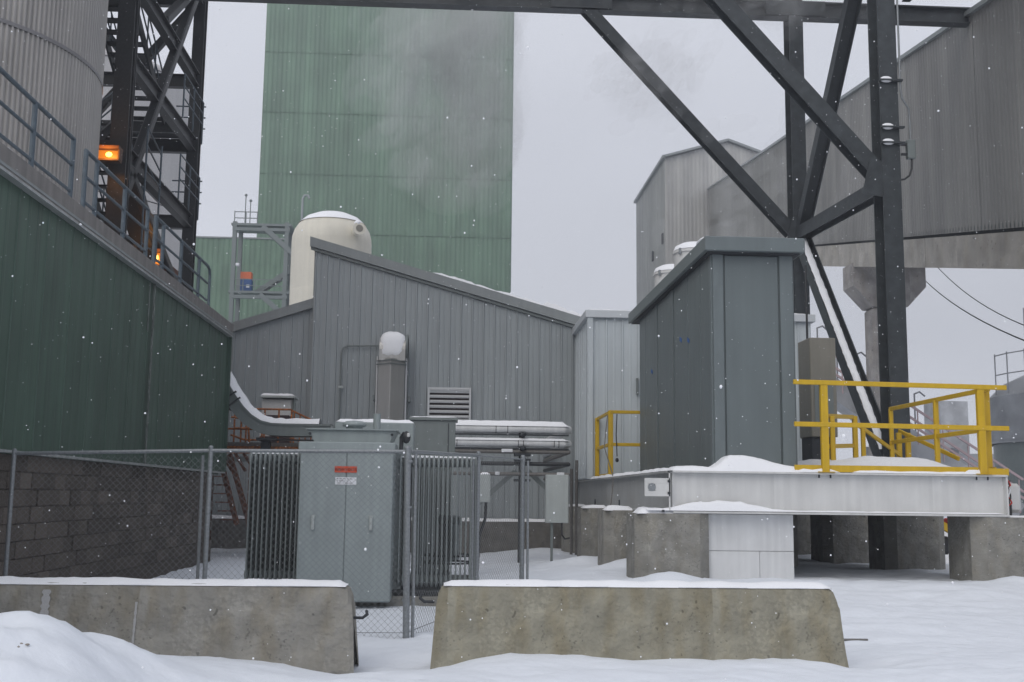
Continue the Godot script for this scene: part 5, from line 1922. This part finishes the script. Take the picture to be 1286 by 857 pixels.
	b.box(Vector3(-4.31, 3.965, -28.2), Vector3(0.84, 0.05, 0.8))
	part("lid", b, M.pale_box, t)
	b = B.new()
	b.tube(Vector3(-3.92, 2.75, -28.0), Vector3(-3.92, 3.95, -28.0), 0.04, 8)
	part("pipe", b, M.box_grey, t)
	b = B.new()
	cap(b, -4.74, -3.90, -28.6, -27.82, 3.99, 0.05, 6.0, 0.1)
	part("snow_cap", b, M.snow_cap, t)

# ---------------------------------------------------------------- chain link fence
func link_panel(a: Vector3, c: Vector3, y0: float, y1: float) -> B:
	var b := B.new()
	var l := Vector2(c.x - a.x, c.z - a.z).length()
	var u := Vector3(c.x - a.x, 0, c.z - a.z) / l
	var w := Vector3(-u.z, 0, u.x) * 0.004
	var h := y1 - y0
	var st := 0.072
	var s := -h
	while s < l:
		# rising and falling wires clipped to the panel
		var s0 := maxf(s, 0.0)
		var s1 := minf(s + h, l)
		if s1 > s0 + 0.01:
			b.wire(Vector3(a.x, y0 + (s0 - s), a.z) + u * s0 + w, Vector3(a.x, y0 + (s1 - s), a.z) + u * s1 + w, 0.0016)
			b.wire(Vector3(a.x, y1 - (s0 - s), a.z) + u * s0 - w, Vector3(a.x, y1 - (s1 - s), a.z) + u * s1 - w, 0.0016)
		s += st
	return b

func fence() -> void:
	var t := thing("chain_link_fence", "galvanised chain link fence round the transformer", "fence", Vector3(-1.5, 0, -13))
	var P := [Vector3(-4.72, 0.1, -12.4), Vector3(-2.62, 0.08, -12.4), Vector3(-0.44, 0.06, -12.4), Vector3(0.36, 0.2, -14.5), Vector3(1.04, 0.3, -16.1)]
	var top := [1.99, 2.05, 2.07, 2.11, 2.12]
	for k in P.size():
		var b := B.new()
		var p: Vector3 = P[k]
		var r: float = [0.024, 0.026, 0.036, 0.026, 0.034][k]
		b.tube(Vector3(p.x, -0.2, p.z), Vector3(p.x + (0.0 if k != 2 else -0.035), top[k] + 0.03, p.z), r, 12)
		b.ball(Vector3(p.x + (0.0 if k != 2 else -0.035), top[k] + 0.035, p.z), Vector3(r, r * 0.8, r) * 1.1, 10, 5)
		part("post", b, M.galvanised, t)
	for q in [[Vector3(-2.70, -0.1, -12.44), 2.0], [Vector3(-0.375, -0.1, -12.44), 2.05], [Vector3(1.12, -0.1, -16.05), 2.1], [Vector3(0.30, -0.1, -14.36), 2.05]]:
		var b := B.new()
		b.tube(q[0], Vector3(q[0].x - 0.01, q[1], q[0].z), 0.018, 10)
		part("gate_stile", b, M.galvanised, t)
	for k in P.size() - 1:
		var b := B.new()
		var a := Vector3(P[k].x, top[k], P[k].z)
		var c := Vector3(P[k + 1].x, top[k + 1], P[k + 1].z)
		b.tube(a, c, 0.021 if k < 3 else 0.010, 10)
		part("top_rail", b, M.galvanised, t)
		var y1 := minf(top[k], top[k + 1])
		part("chain_link_mesh", link_panel(P[k], P[k + 1], 0.02, y1 - 0.01), M.chain_wire, t, "stuff")
		b = B.new()
		b.tube(Vector3(P[k].x, 0.12, P[k].z), Vector3(P[k + 1].x, 0.12 + 0.1 * (1 if k > 1 else 0), P[k + 1].z), 0.004, 6)
		part("tension_wire", b, M.galvanised, t)
	# bands on the corner post
	for y in [0.45, 0.95, 1.45, 1.95]:
		var b := B.new()
		b.lathe(Vector3(-0.455, y, -12.4), [Vector2(0.036, 0.0), Vector2(0.043, 0.0), Vector2(0.043, 0.025), Vector2(0.036, 0.025)], 14, Vector3.ONE, false)
		part("tension_band", b, M.galvanised, t)
	var g := thing("hoop_guard", "pair of dark hoops and pale clutter low behind the transformer fins", "hoop", Vector3(0.0, 0.4, -17.6))
	for y in [0.55, 0.66]:
		var b := B.new()
		b.lathe(Vector3(0.0, y, -17.65), [Vector2(0.38, 0.0), Vector2(0.40, 0.0), Vector2(0.40, 0.03), Vector2(0.38, 0.03)], 28, Vector3.ONE, false)
		part("hoop", b, M.dark_steel, g)

# ---------------------------------------------------------------- concrete barriers
func barrier(called: String, label: String, x0: float, x1: float, z: float, ytop: float, hook_l: bool, hook_r: bool) -> Node3D:
	var t := thing(called, label, "barrier", Vector3((x0 + x1) * 0.5, 0, z - 0.28), "concrete road barriers")
	var b := B.new()
	# front, back, ends as a fine grid so that edges come out rounded and slightly worn
	var nx := 120
	var prof := [Vector2(0.30, -0.05), Vector2(0.29, 0.08), Vector2(0.24, 0.24), Vector2(0.21, 0.42), Vector2(0.185, 0.62), Vector2(0.17, ytop - 0.09), Vector2(0.155, ytop - 0.03), Vector2(0.125, ytop - 0.004), Vector2(0.06, ytop), Vector2(-0.06, ytop), Vector2(-0.125, ytop - 0.004), Vector2(-0.155, ytop - 0.03), Vector2(-0.17, ytop - 0.09), Vector2(-0.185, 0.62), Vector2(-0.21, 0.42), Vector2(-0.29, 0.08), Vector2(-0.30, -0.05)]
	var g := []
	for i in nx + 1:
		var s := float(i) / nx
		var r := PackedVector3Array()
		for p: Vector2 in prof:
			var inset := 0.06 * clampf(p.y / ytop, 0.0, 1.0)
			var rr := 0.0
			var ends := minf(s, 1.0 - s) * (x1 - x0)
			var y := p.y
			if ends < 0.16 and y > ytop - 0.2:                       # rounded upper corners
				var q := (0.16 - ends) / 0.16
				y -= 0.10 * (1.0 - sqrt(1.0 - q * q)) * smooth(ytop - 0.2, ytop - 0.05, y)
			var x := lerpf(x0 + inset, x1 - inset, s)
			var w := 0.005 * nz.get_noise_3d(x * 40.0, y * 60.0, p.x * 60.0)
			if absf(p.y - (ytop - 0.03)) < 0.05:
				w -= 0.014 * maxf(0.0, nz.get_noise_2d(x * 130.0 + z * 50.0, signf(p.x) * 30.0) - 0.12)
			if ends < 0.035:
				w -= 0.02 * (1.0 - ends / 0.035)
			r.append(Vector3(x, y, z - 0.28 + p.x + signf(p.x) * w))
		g.append(r)
	for i in nx:
		for j in prof.size() - 1:
			var pn := (prof[j + 1] - prof[j]) as Vector2
			var na := Vector3(0, pn.x * -1.0, pn.y).normalized()
			var o: Vector3 = Vector3(0, 1, 0) if absf(prof[j].x) < 0.14 and absf(prof[j + 1].x) < 0.14 else Vector3(0, 0.3, prof[j].x + prof[j + 1].x)
			b.face(g[i][j], g[i + 1][j], g[i + 1][j + 1], g[i][j + 1], o)
	for e in [0, nx]:
		var c := Vector3.ZERO
		for p in g[e]:
			c += p / g[e].size()
		for j in prof.size() - 1:
			b.face(c, c, g[e][j], g[e][j + 1], Vector3(-1 if e == 0 else 1, 0, 0))
	part("body", b, M.barrier if hook_l else M.barrier_grey, t)
	b = B.new()
	cap(b, x0 + 0.11, x1 - 0.11, z - 0.425, z - 0.125, ytop - 0.020, 0.042, x0, 0.16)
	part("snow_cap", b, M.snow_cap, t)
	for h in [[hook_l, x0 + 0.03, -1.0, ytop - 0.17], [hook_r, x1 - 0.05, 1.0, ytop - 0.30]]:
		if h[0]:
			b = B.new()
			var c := Vector3(h[1], h[3], z - 0.25)
			b.pipe([c, c + Vector3(h[2] * 0.09, 0.0, 0.0), c + Vector3(h[2] * 0.13, 0.03, 0.0), c + Vector3(h[2] * 0.12, 0.06, -0.03)], 0.014, 6)
			part("lifting_loop", b, M.dark_gap, t)
	return t

func barriers() -> void:
	barrier("concrete_barrier", "weathered concrete barrier on the right with snow along its top", -0.15, 3.595, -10.05, 0.815, true, false)
	var left := barrier("concrete_barrier", "weathered concrete barrier on the left half buried by the snow heap", -4.72, -0.80, -10.05, 0.80, false, true)
	# white drips on the left barrier
	for q in [[-2.72, 0.28, 0.024, 0.36, 0.02], [-3.50, 0.46, 0.085, 0.28, 0.05]]:
		var w := B.new()
		var n := 12
		for k in n:
			var y0: float = q[1] + q[3] * k / n
			var y1: float = q[1] + q[3] * (k + 1) / n
			var w0: float = q[2] * (0.4 + 0.6 * absf(sin(k * 1.9 + q[0])))
			var w1: float = q[2] * (0.4 + 0.6 * absf(sin((k + 1) * 1.9 + q[0])))
			var z0 := -10.33 + lerpf(0.235, 0.170, (y0 - 0.24) / 0.47) + 0.012
			var z1 := -10.33 + lerpf(0.235, 0.170, (y1 - 0.24) / 0.47) + 0.012
			w.face(Vector3(q[0] - w0 * 0.5, y0, z0), Vector3(q[0] + w0 * 0.5, y0, z0), Vector3(q[0] + w1 * 0.5, y1, z1), Vector3(q[0] - w1 * 0.5, y1, z1), Vector3.BACK)
		part("lime_drip", w, M.lime, left)
	# stones and dirty lumps in the heap
	for q in [[-2.58, -7.1, 0.035, "pale brown dirty lump on top of the snow heap at the left"], [-2.18, -5.8, 0.04, "dull dirty lump at the foot of the snow heap, bottom left"], [4.15, -12.0, 0.05, "small dull stone in the snow right of the right barrier"]]:
		var b := B.new()
		for k in 5:
			var o: Vector3 = Vector3(rng.randf_range(-1, 1), rng.randf_range(-0.2, 0.3), rng.randf_range(-1, 1)) * q[2]
			b.ball(Vector3(q[0], gh(q[0], q[1]) + 0.0, q[1]) + o, Vector3(0.5, 0.32, 0.45) * q[2] * rng.randf_range(0.5, 1.1), 9, 6)
		for i in b.v.size():
			b.v[i] += b.n[i] * 0.2 * q[2] * nz.get_noise_3dv(b.v[i] * 260.0)
		tag(part("dirt_lump", b, M.dirt), q[3], "lump")
	var b := B.new()
	var z := -11.9
	b.cbox(Vector3(4.2, gh(4.2, z) + 0.015, z), Vector3(0.50, 0.02, 0.035), 0.006)
	tag(part("wood_strip", b, M.brown_pipe), "thin dark strip of wood lying in the snow by the right barrier", "strip")

# ---------------------------------------------------------------- yellow guard rails
func yellow_rail(label: String, runs: Array, posts: Array, toe: Array, at: Vector3) -> Node3D:
	var t := thing("yellow_guard_rail", label, "guard rail", at, "yellow guard rails on the platform")
	for q in runs:
		var b := B.new()
		b.cbar(q[0], q[1], 0.045, 0.075, 0.008)
		part("rail", b, M.yellow, t)
	for q in posts:
		var b := B.new()
		b.cbox(Vector3(q[0], (q[2] + q[3]) * 0.5, q[1]), Vector3(q[4], q[3] - q[2], q[4] * 0.7), 0.008)
		part("post", b, M.yellow, t)
	for q in toe:
		var b := B.new()
		b.box((q[0] + q[1]) * 0.5, Vector3(maxf(absf(q[1].x - q[0].x), 0.02), 0.105, maxf(absf(q[1].z - q[0].z), 0.02)))
		part("toe_board", b, M.yellow, t)
	return t

func yellow_rails() -> void:
	var t := yellow_rail("long yellow guard rail on the white beam at the platform's front edge",
		[[Vector3(5.30, 3.41, -17.0), Vector3(8.70, 3.375, -17.0)], [Vector3(5.30, 2.755, -17.0), Vector3(8.71, 2.735, -17.0)]],
		[[5.785, -17.03, 2.02, 3.40, 0.115], [8.28, -17.03, 2.02, 3.37, 0.115]],
		[[Vector3(5.30, 2.075, -17.035), Vector3(8.20, 2.075, -17.035)], [Vector3(8.34, 2.06, -17.035), Vector3(8.69, 2.06, -17.035)]], Vector3(7.0, 2.0, -17.0))
	for x in [5.785, 8.28]:
		var b := B.new()
		b.box(Vector3(x, 2.022, -17.03), Vector3(0.26, 0.012, 0.15))
		part("base_plate", b, M.yellow, t)
		for s in [-0.09, 0.09]:
			b = B.new()
			b.tube(Vector3(x + s, 1.93, -17.07), Vector3(x + s, 1.985, -17.07), 0.014, 6)
			part("bolt", b, M.dark_gap, t)
	yellow_rail("yellow guard rail running back along the platform's right side",
		[[Vector3(8.46, 3.36, -17.08), Vector3(8.42, 3.34, -21.0)], [Vector3(8.46, 2.73, -17.08), Vector3(8.42, 2.70, -21.0)]],
		[[8.50, -17.28, 2.03, 3.35, 0.10], [8.44, -19.0, 2.05, 3.34, 0.085], [8.42, -20.95, 2.05, 3.34, 0.08]],
		[[Vector3(8.52, 2.085, -17.1), Vector3(8.52, 2.085, -21.0)]], Vector3(8.45, 2.0, -19.0))
	yellow_rail("short yellow guard rail in the middle of the platform near the tan cabinet",
		[[Vector3(6.15, 2.98, -18.2), Vector3(7.33, 3.10, -20.0)], [Vector3(6.15, 2.47, -18.2), Vector3(7.33, 2.58, -20.0)]],
		[[7.36, -20.0, 2.05, 3.12, 0.09], [6.42, -18.5, 2.05, 3.0, 0.08]], [], Vector3(6.8, 2.0, -19.0))
	yellow_rail("sloping yellow stair rail leading down behind the platform's right side",
		[[Vector3(7.45, 3.0, -20.2), Vector3(8.70, 2.45, -21.2)], [Vector3(8.75, 2.95, -21.4), Vector3(9.1, 2.35, -19.6)]],
		[[7.62, -20.3, 2.05, 2.92, 0.08], [8.66, -21.2, 2.05, 2.9, 0.10], [8.84, -21.2, 2.05, 2.9, 0.10]], [], Vector3(8.3, 2.0, -20.6))
	yellow_rail("small yellow guard rail at the platform's left side between the sheds",
		[[Vector3(3.54, 3.47, -27.0), Vector3(3.58, 3.50, -24.9)], [Vector3(3.54, 2.76, -27.0), Vector3(3.58, 2.77, -24.9)], [Vector3(3.54, 2.09, -27.0), Vector3(3.58, 2.09, -24.9)], [Vector3(3.56, 3.50, -24.95), Vector3(4.3, 3.50, -24.95)], [Vector3(3.56, 2.77, -24.95), Vector3(4.3, 2.77, -24.95)]],
		[[3.58, -24.95, 2.0, 3.53, 0.11], [3.54, -26.95, 2.0, 3.50, 0.10]], [], Vector3(3.6, 2.0, -26.0))
	var b := B.new()
	b.pipe([Vector3(3.50, 3.40, -24.9), Vector3(3.42, 2.7, -24.8), Vector3(3.36, 2.0, -23.0), Vector3(3.30, 1.5, -22.9), Vector3(3.22, 1.2, -22.85)], 0.012, 6)
	tag(part("hanging_rope", b, M.brown_pipe), "thin rope hanging from the small yellow rail past the side beam", "rope")
	b = B.new()
	b.pipe([Vector3(3.72, 3.45, -24.9), Vector3(3.70, 3.0, -24.9), Vector3(3.72, 2.5, -24.9)], 0.012, 6)
	b.ball(Vector3(3.72, 2.42, -24.9), Vector3(0.04, 0.05, 0.04), 8, 6)
	tag(part("hanging_cable", b, M.cable_black), "short black cable with a plug hanging inside the small yellow rail", "cable")

# ---------------------------------------------------------------- far right and far away
func far_things() -> void:
	var b: B
	var t := thing("far_round_tank", "dark grey round tank with a railed roof at the right edge", "tank", Vector3(36.5, 0, -60))
	b = B.new()
	b.lathe(Vector3(36.5, 0, -60), [Vector2(6.2, 4.9), Vector2(6.2, 7.4)], 64)
	part("shell", b, M.far_grey, t)
	b = B.new()
	b.lathe(Vector3(36.5, 0, -60), [Vector2(6.0, 0.0), Vector2(6.0, 4.8)], 64)
	part("shell_base", b, M.box_grey, t)
	b = B.new()
	b.lathe(Vector3(36.5, 4.8, -60), [Vector2(6.3, 0.0), Vector2(6.3, 0.12)], 64)
	part("ring_walk", b, M.far_grey, t)
	b = B.new()
	b.lathe(Vector3(36.5, 7.4, -60), [Vector2(6.2, 0.0), Vector2(5.4, 0.8), Vector2(3.5, 1.7), Vector2(0.0, 2.3)], 64)
	part("roof", b, M.far_grey, t)
	for k in 6:
		var a := PI + 0.0 - 0.22 * k + 0.10
		var p := Vector3(36.5 + 6.1 * cos(a), 7.4, -60 - 6.1 * sin(a) * -1.0)
		b = B.new()
		b.tube(p, p + Vector3.UP * 2.4, 0.04, 6)
		part("rail_post", b, M.far_grey, t)
		var a2 := a - 0.22
		var q := Vector3(36.5 + 6.1 * cos(a2), 7.4, -60 - 6.1 * sin(a2) * -1.0)
		for h in [1.2, 2.3]:
			b = B.new()
			b.tube(p + Vector3.UP * h, q + Vector3.UP * h, 0.035, 6)
			part("rail", b, M.far_grey, t)
	b = B.new()
	b.tube(Vector3(31.4, 7.4, -59), Vector3(31.4, 12.2, -59), 0.05, 6)
	part("mast", b, M.far_grey, t)
	# inclined conveyor descending to the right
	t = thing("inclined_conveyor", "pale inclined conveyor with a pinkish rail descending beyond the platform", "conveyor", Vector3(23, 0, -50))
	b = B.new()
	b.bar(Vector3(16.5, 7.1, -50), Vector3(25.6, 1.1, -50), 1.4, 0.9)
	part("trough", b, M.far_pale, t)
	for h in [0.65, 0.95, 1.5]:
		b = B.new()
		b.bar(Vector3(16.5, 7.1 + h, -49.3), Vector3(25.8, 1.1 + h, -49.3), 0.08, 0.10)
		part("rail", b, M.far_pink, t)
	for k in 9:
		var f := k / 8.0
		var p := Vector3(lerpf(16.5, 25.6, f), lerpf(7.1, 1.1, f), -49.3)
		b = B.new()
		b.tube(p, p + Vector3.UP * 1.5, 0.035, 6)
		part("rail_post", b, M.far_pink, t)
	for k in 6:
		var x := 16.9 + 0.9 * k
		b = B.new()
		b.pipe([Vector3(x, 7.0 - 0.59 * k, -50.4), Vector3(x, 9.5 - 0.6 * k, -50.4), Vector3(x + 0.25, 9.6 - 0.6 * k, -50.4), Vector3(x + 0.5, 9.4 - 0.6 * k, -50.4)], 0.04, 6)
		part("hoop_rail", b, M.far_grey, t)
	for x in [19.0, 23.0]:
		b = B.new()
		b.box(Vector3(x, 2.0, -50), Vector3(0.3, 4.0, 0.3))
		part("leg", b, M.far_grey, t)
	t = thing("far_block_tower", "faint pale tower block on the horizon beyond the yellow rail", "building", Vector3(56, 0, -118))
	b = B.new()
	b.box(Vector3(52.6, 6.0, -116), Vector3(3.0, 12.0, 4.0))
	part("tower", b, M.far_pale, t)
	b = B.new()
	b.box(Vector3(53.0, 3.2, -113), Vector3(7.0, 6.4, 4.0))
	part("low_block", b, M.far_grey, t)
	b = B.new()
	b.tube(Vector3(48.0, 0, -110), Vector3(48.0, 6.5, -110), 0.15, 8)
	tag(part("far_lamp_post", b, M.far_pale), "faint pale lamp post left of the far tower block", "lamp post")
	# low dark sheds on the skyline, seen under the platform and between the footings
	t = thing("far_low_shed", "low hazy grey shed beyond the white beam at the far end of the yard", "building", Vector3(24, 0, -92))
	b = B.new()
	b.prism([Vector3(15, 0, -90), Vector3(34, 0, -90), Vector3(34, 3.6, -90), Vector3(24.5, 5.0, -90), Vector3(15, 3.6, -90)], Vector3(0, 0, -10))
	part("wall", b, M.far_grey, t)
	b = B.new()
	b.bar(Vector3(14.6, 3.75, -95), Vector3(24.5, 5.2, -95), 10.6, 0.12)
	b.bar(Vector3(24.5, 5.2, -95), Vector3(34.4, 3.75, -95), 10.6, 0.12)
	part("roof", b, M.snow_cap, t)
	t = thing("snow_mound", "ploughed snow mound behind the right hand footings", "mound", Vector3(12.0, 0, -24))
	b = B.new()
	b.ball(Vector3(13.0, 0.1, -25.5), Vector3(3.4, 1.15, 2.0), 28, 16)
	for i in b.v.size():
		b.v[i] += Vector3.UP * 0.12 * nz.get_noise_2d(b.v[i].x * 20.0, b.v[i].z * 20.0)
	part("heap", b, M.snow_cap, t)
	# overhead wires
	for q in [[Vector3(25.82, 14.38, -60), Vector3(14.2, 5.0, -25), "lower"], [Vector3(27.0, 14.7, -60), Vector3(20.0, 7.2, -36), "upper"]]:
		b = B.new()
		var pts := []
		for k in 13:
			var f := k / 12.0
			var p: Vector3 = (q[0] as Vector3).lerp(q[1], f)
			p.y -= 4.0 * 0.5 * f * (1.0 - f)
			pts.append(p)
		b.pipe(pts, 0.022, 5)
		tag(part("overhead_wire", b, M.cable_black), "%s of the two thin wires slanting down from the gallery to the right" % q[2], "wire", "overhead wires")

func small_things() -> void:
	var t := thing("cable_bundle", "small tangle of red and black cables hanging at the white beam's right end", "cable", Vector3(8.8, 1.3, -17.3))
	var b := B.new()
	b.cbox(Vector3(8.92, 1.66, -17.5), Vector3(0.26, 0.46, 0.3), 0.05)
	part("pale_cover", b, M.white_paint, t)
	for k in 4:
		b = B.new()
		var pts := []
		for j in 8:
			pts.append(Vector3(8.74 + 0.05 * sin(j * 1.7 + k * 2.1), 1.93 - j * 0.07, -17.2 + 0.04 * cos(j * 1.3 + k)))
		b.pipe(pts, 0.012, 6)
		part("cable", b, [M.red_paint, M.cable_black, M.sign_white, M.cable_black][k], t)
	b = B.new()
	b.cbox(Vector3(8.76, 1.48, -17.25), Vector3(0.10, 0.20, 0.10), 0.02)
	part("connector", b, M.cable_black, t)
	t = thing("yellow_cart_frame", "bit of yellow machinery with red ends under the platform at the far right", "machine", Vector3(10.4, 0, -23))
	b = B.new()
	b.bar(Vector3(9.75, 1.15, -22), Vector3(10.5, 0.75, -22), 0.12, 0.14)
	b.bar(Vector3(9.55, 0.5, -22), Vector3(9.55, 1.25, -22), 0.12, 0.12)
	part("frame", b, M.yellow, t)
	b = B.new()
	b.cbox(Vector3(10.05, 1.18, -22.2), Vector3(0.16, 0.16, 0.2), 0.02)
	part("red_end", b, M.red_paint, t)
	b = B.new()
	b.cbox(Vector3(9.85, 0.72, -22.3), Vector3(0.36, 0.36, 0.4), 0.06)
	part("motor", b, M.dark_steel, t)
	var fl := MultiMesh.new()
	fl.transform_format = MultiMesh.TRANSFORM_3D
	var s := B.new()
	s.lathe(Vector3.ZERO, [Vector2(0, -1), Vector2(0.8, -0.5), Vector2(0.9, 0.4), Vector2(0, 1)], 6)
	fl.mesh = s.mesh()
	fl.instance_count = 6500
	for k in 6500:
		var z := -3.4 - 23.0 * pow(rng.randf(), 0.75)
		var w := absf(z) * 0.55 + 0.5
		var p := Vector3(rng.randf_range(-w, w), 0.3 + rng.randf() * (absf(z) * 0.48 + 1.2), z)
		var r := rng.randf_range(0.0013, 0.0040) * (1.0 + 1.0 * pow(rng.randf(), 6.0))
		var bs := Basis.from_euler(Vector3(rng.randf_range(-0.6, 0.6), rng.randf() * 6.0, rng.randf_range(-0.6, 0.6))).scaled(Vector3(r, r * rng.randf_range(0.8, 1.3), r))
		fl.set_instance_transform(k, Transform3D(bs, p))
	var mi := MultiMeshInstance3D.new()
	mi.name = "falling_snowflakes"
	mi.multimesh = fl
	mi.material_override = M.snow_cap
	mi.set_meta("kind", "stuff")
	mi.set_meta("label", "snowflakes falling through the whole yard")
	mi.set_meta("category", "snowflakes")
	add_child(mi)

# ---------------------------------------------------------------- drifting steam
func air() -> void:
	var f := FastNoiseLite.new(); f.seed = 77; f.frequency = 0.11; f.fractal_octaves = 4
	var s := B.new()
	s.ball(Vector3.ZERO, Vector3.ONE, 14, 9)
	var am := s.mesh()
	# plumes: centre, half size, cell, share; puffs crowd where the noise is high and thin out towards the rim
	# soft body of the steam
	for q in [
		[Vector3(-1.5, 35.0, -76), Vector3(9, 8, 8), 0.040], [Vector3(1.2, 33.0, -76), Vector3(7, 10, 8), 0.045], [Vector3(1.8, 27.5, -76), Vector3(6, 9, 8), 0.050],
		[Vector3(-0.5, 24.0, -76), Vector3(6, 6, 7), 0.030], [Vector3(0.8, 30.0, -76), Vector3(9, 18, 8), 0.018], [Vector3(-2.5, 29.0, -76), Vector3(7, 12, 8), 0.014], [Vector3(2.2, 36.5, -76), Vector3(6, 7, 8), 0.045],
		[Vector3(5.3, 13.0, -29.2), Vector3(3.0, 2.4, 2.0), 0.05], [Vector3(8.6, 15.8, -28.8), Vector3(7.0, 2.4, 2.4), 0.07],
	]:
		var v := FogVolume.new()
		v.name = numbered("steam")
		v.shape = RenderingServer.FOG_VOLUME_SHAPE_ELLIPSOID
		v.size = q[1]
		v.position = q[0]
		var m := FogMaterial.new()
		m.density = q[2]
		m.albedo = Color(1, 1, 1)
		v.material = m
		v.set_meta("kind", "stuff")
		v.set_meta("label", "drifting pale steam")
		add_child(v)
	for q in [
		[Vector3(-1.0, 31.5, -76), Vector3(7.0, 12.5, 3.0), 1.15, 1.5, "pale steam drifting up before the green tower"],
		[Vector3(5.4, 13.0, -29.2), Vector3(2.6, 2.0, 0.7), 0.30, 1.25, "thin steam crossing the left trestle brace"],
		[Vector3(8.4, 15.6, -28.6), Vector3(5.4, 1.7, 0.9), 0.42, 0.75, "thin steam under the overhead trestle beams"],
		[Vector3(14.6, 17.5, -64), Vector3(7.5, 7.5, 2.0), 1.1, 0.8, "thin steam before the gallery's upper end"],
		[Vector3(12.4, 12.0, -33.6), Vector3(3.4, 4.0, 0.9), 0.62, 0.5, "faint steam between trestle and gallery"],
	]:
		var ts := []
		var c: Vector3 = q[0]
		var h: Vector3 = q[1]
		var cell: float = q[2]
		var layers := 3
		var far := c.z < -70.0
		for layer in layers:
			var nx := int(h.x * 2.0 / cell)
			var ny := int(h.y * 2.0 / cell)
			for j in ny:
				for i in nx:
					var p := Vector3((i + rng.randf()) / nx * 2.0 - 1.0, (j + rng.randf()) / ny * 2.0 - 1.0, rng.randf() - 0.5 + (layer - 1.0) * 0.7)
					var w := c + p * h * Vector3(1, 1, 0.5)
					var d := f.get_noise_3d(w.x / cell * 1.1 + layer * 40.0, w.y / cell * 0.9, layer * 9.0) * 1.9 + 0.22
					var e := Vector2(minf(p.x, 0.0) if far else p.x, p.y).length()
					if c.z < -70.0:                      # heavier up at the right
						d += 0.26 * p.x + 0.30 * p.y + 0.12
					d *= q[3] * (1.0 - smooth(0.15, 1.0, e))
					if far and w.x > 2.9:
						continue
					if minf(d, 0.75) > rng.randf() * 1.35:
						var r := cell * (rng.randf_range(0.9, 1.5) if far else rng.randf_range(0.75, 1.15))
						var bs := Basis.from_euler(Vector3(0, 0, 0.9 + rng.randf_range(-0.7, 0.7)))
						ts.append(Transform3D(bs * Basis.from_scale(Vector3(r * rng.randf_range(0.9, 2.0), r * rng.randf_range(0.45, 0.9), r)), w))
		var mm := MultiMesh.new()
		mm.transform_format = MultiMesh.TRANSFORM_3D
		mm.mesh = am
		mm.instance_count = ts.size()
		for k in ts.size():
			mm.set_instance_transform(k, ts[k])
		var mi := MultiMeshInstance3D.new()
		mi.name = numbered("steam_plume")
		mi.multimesh = mm
		mi.material_override = M.steam if far else M.thin_steam
		mi.set_meta("kind", "stuff")
		mi.set_meta("label", q[4])
		mi.set_meta("category", "steam")
		add_child(mi)
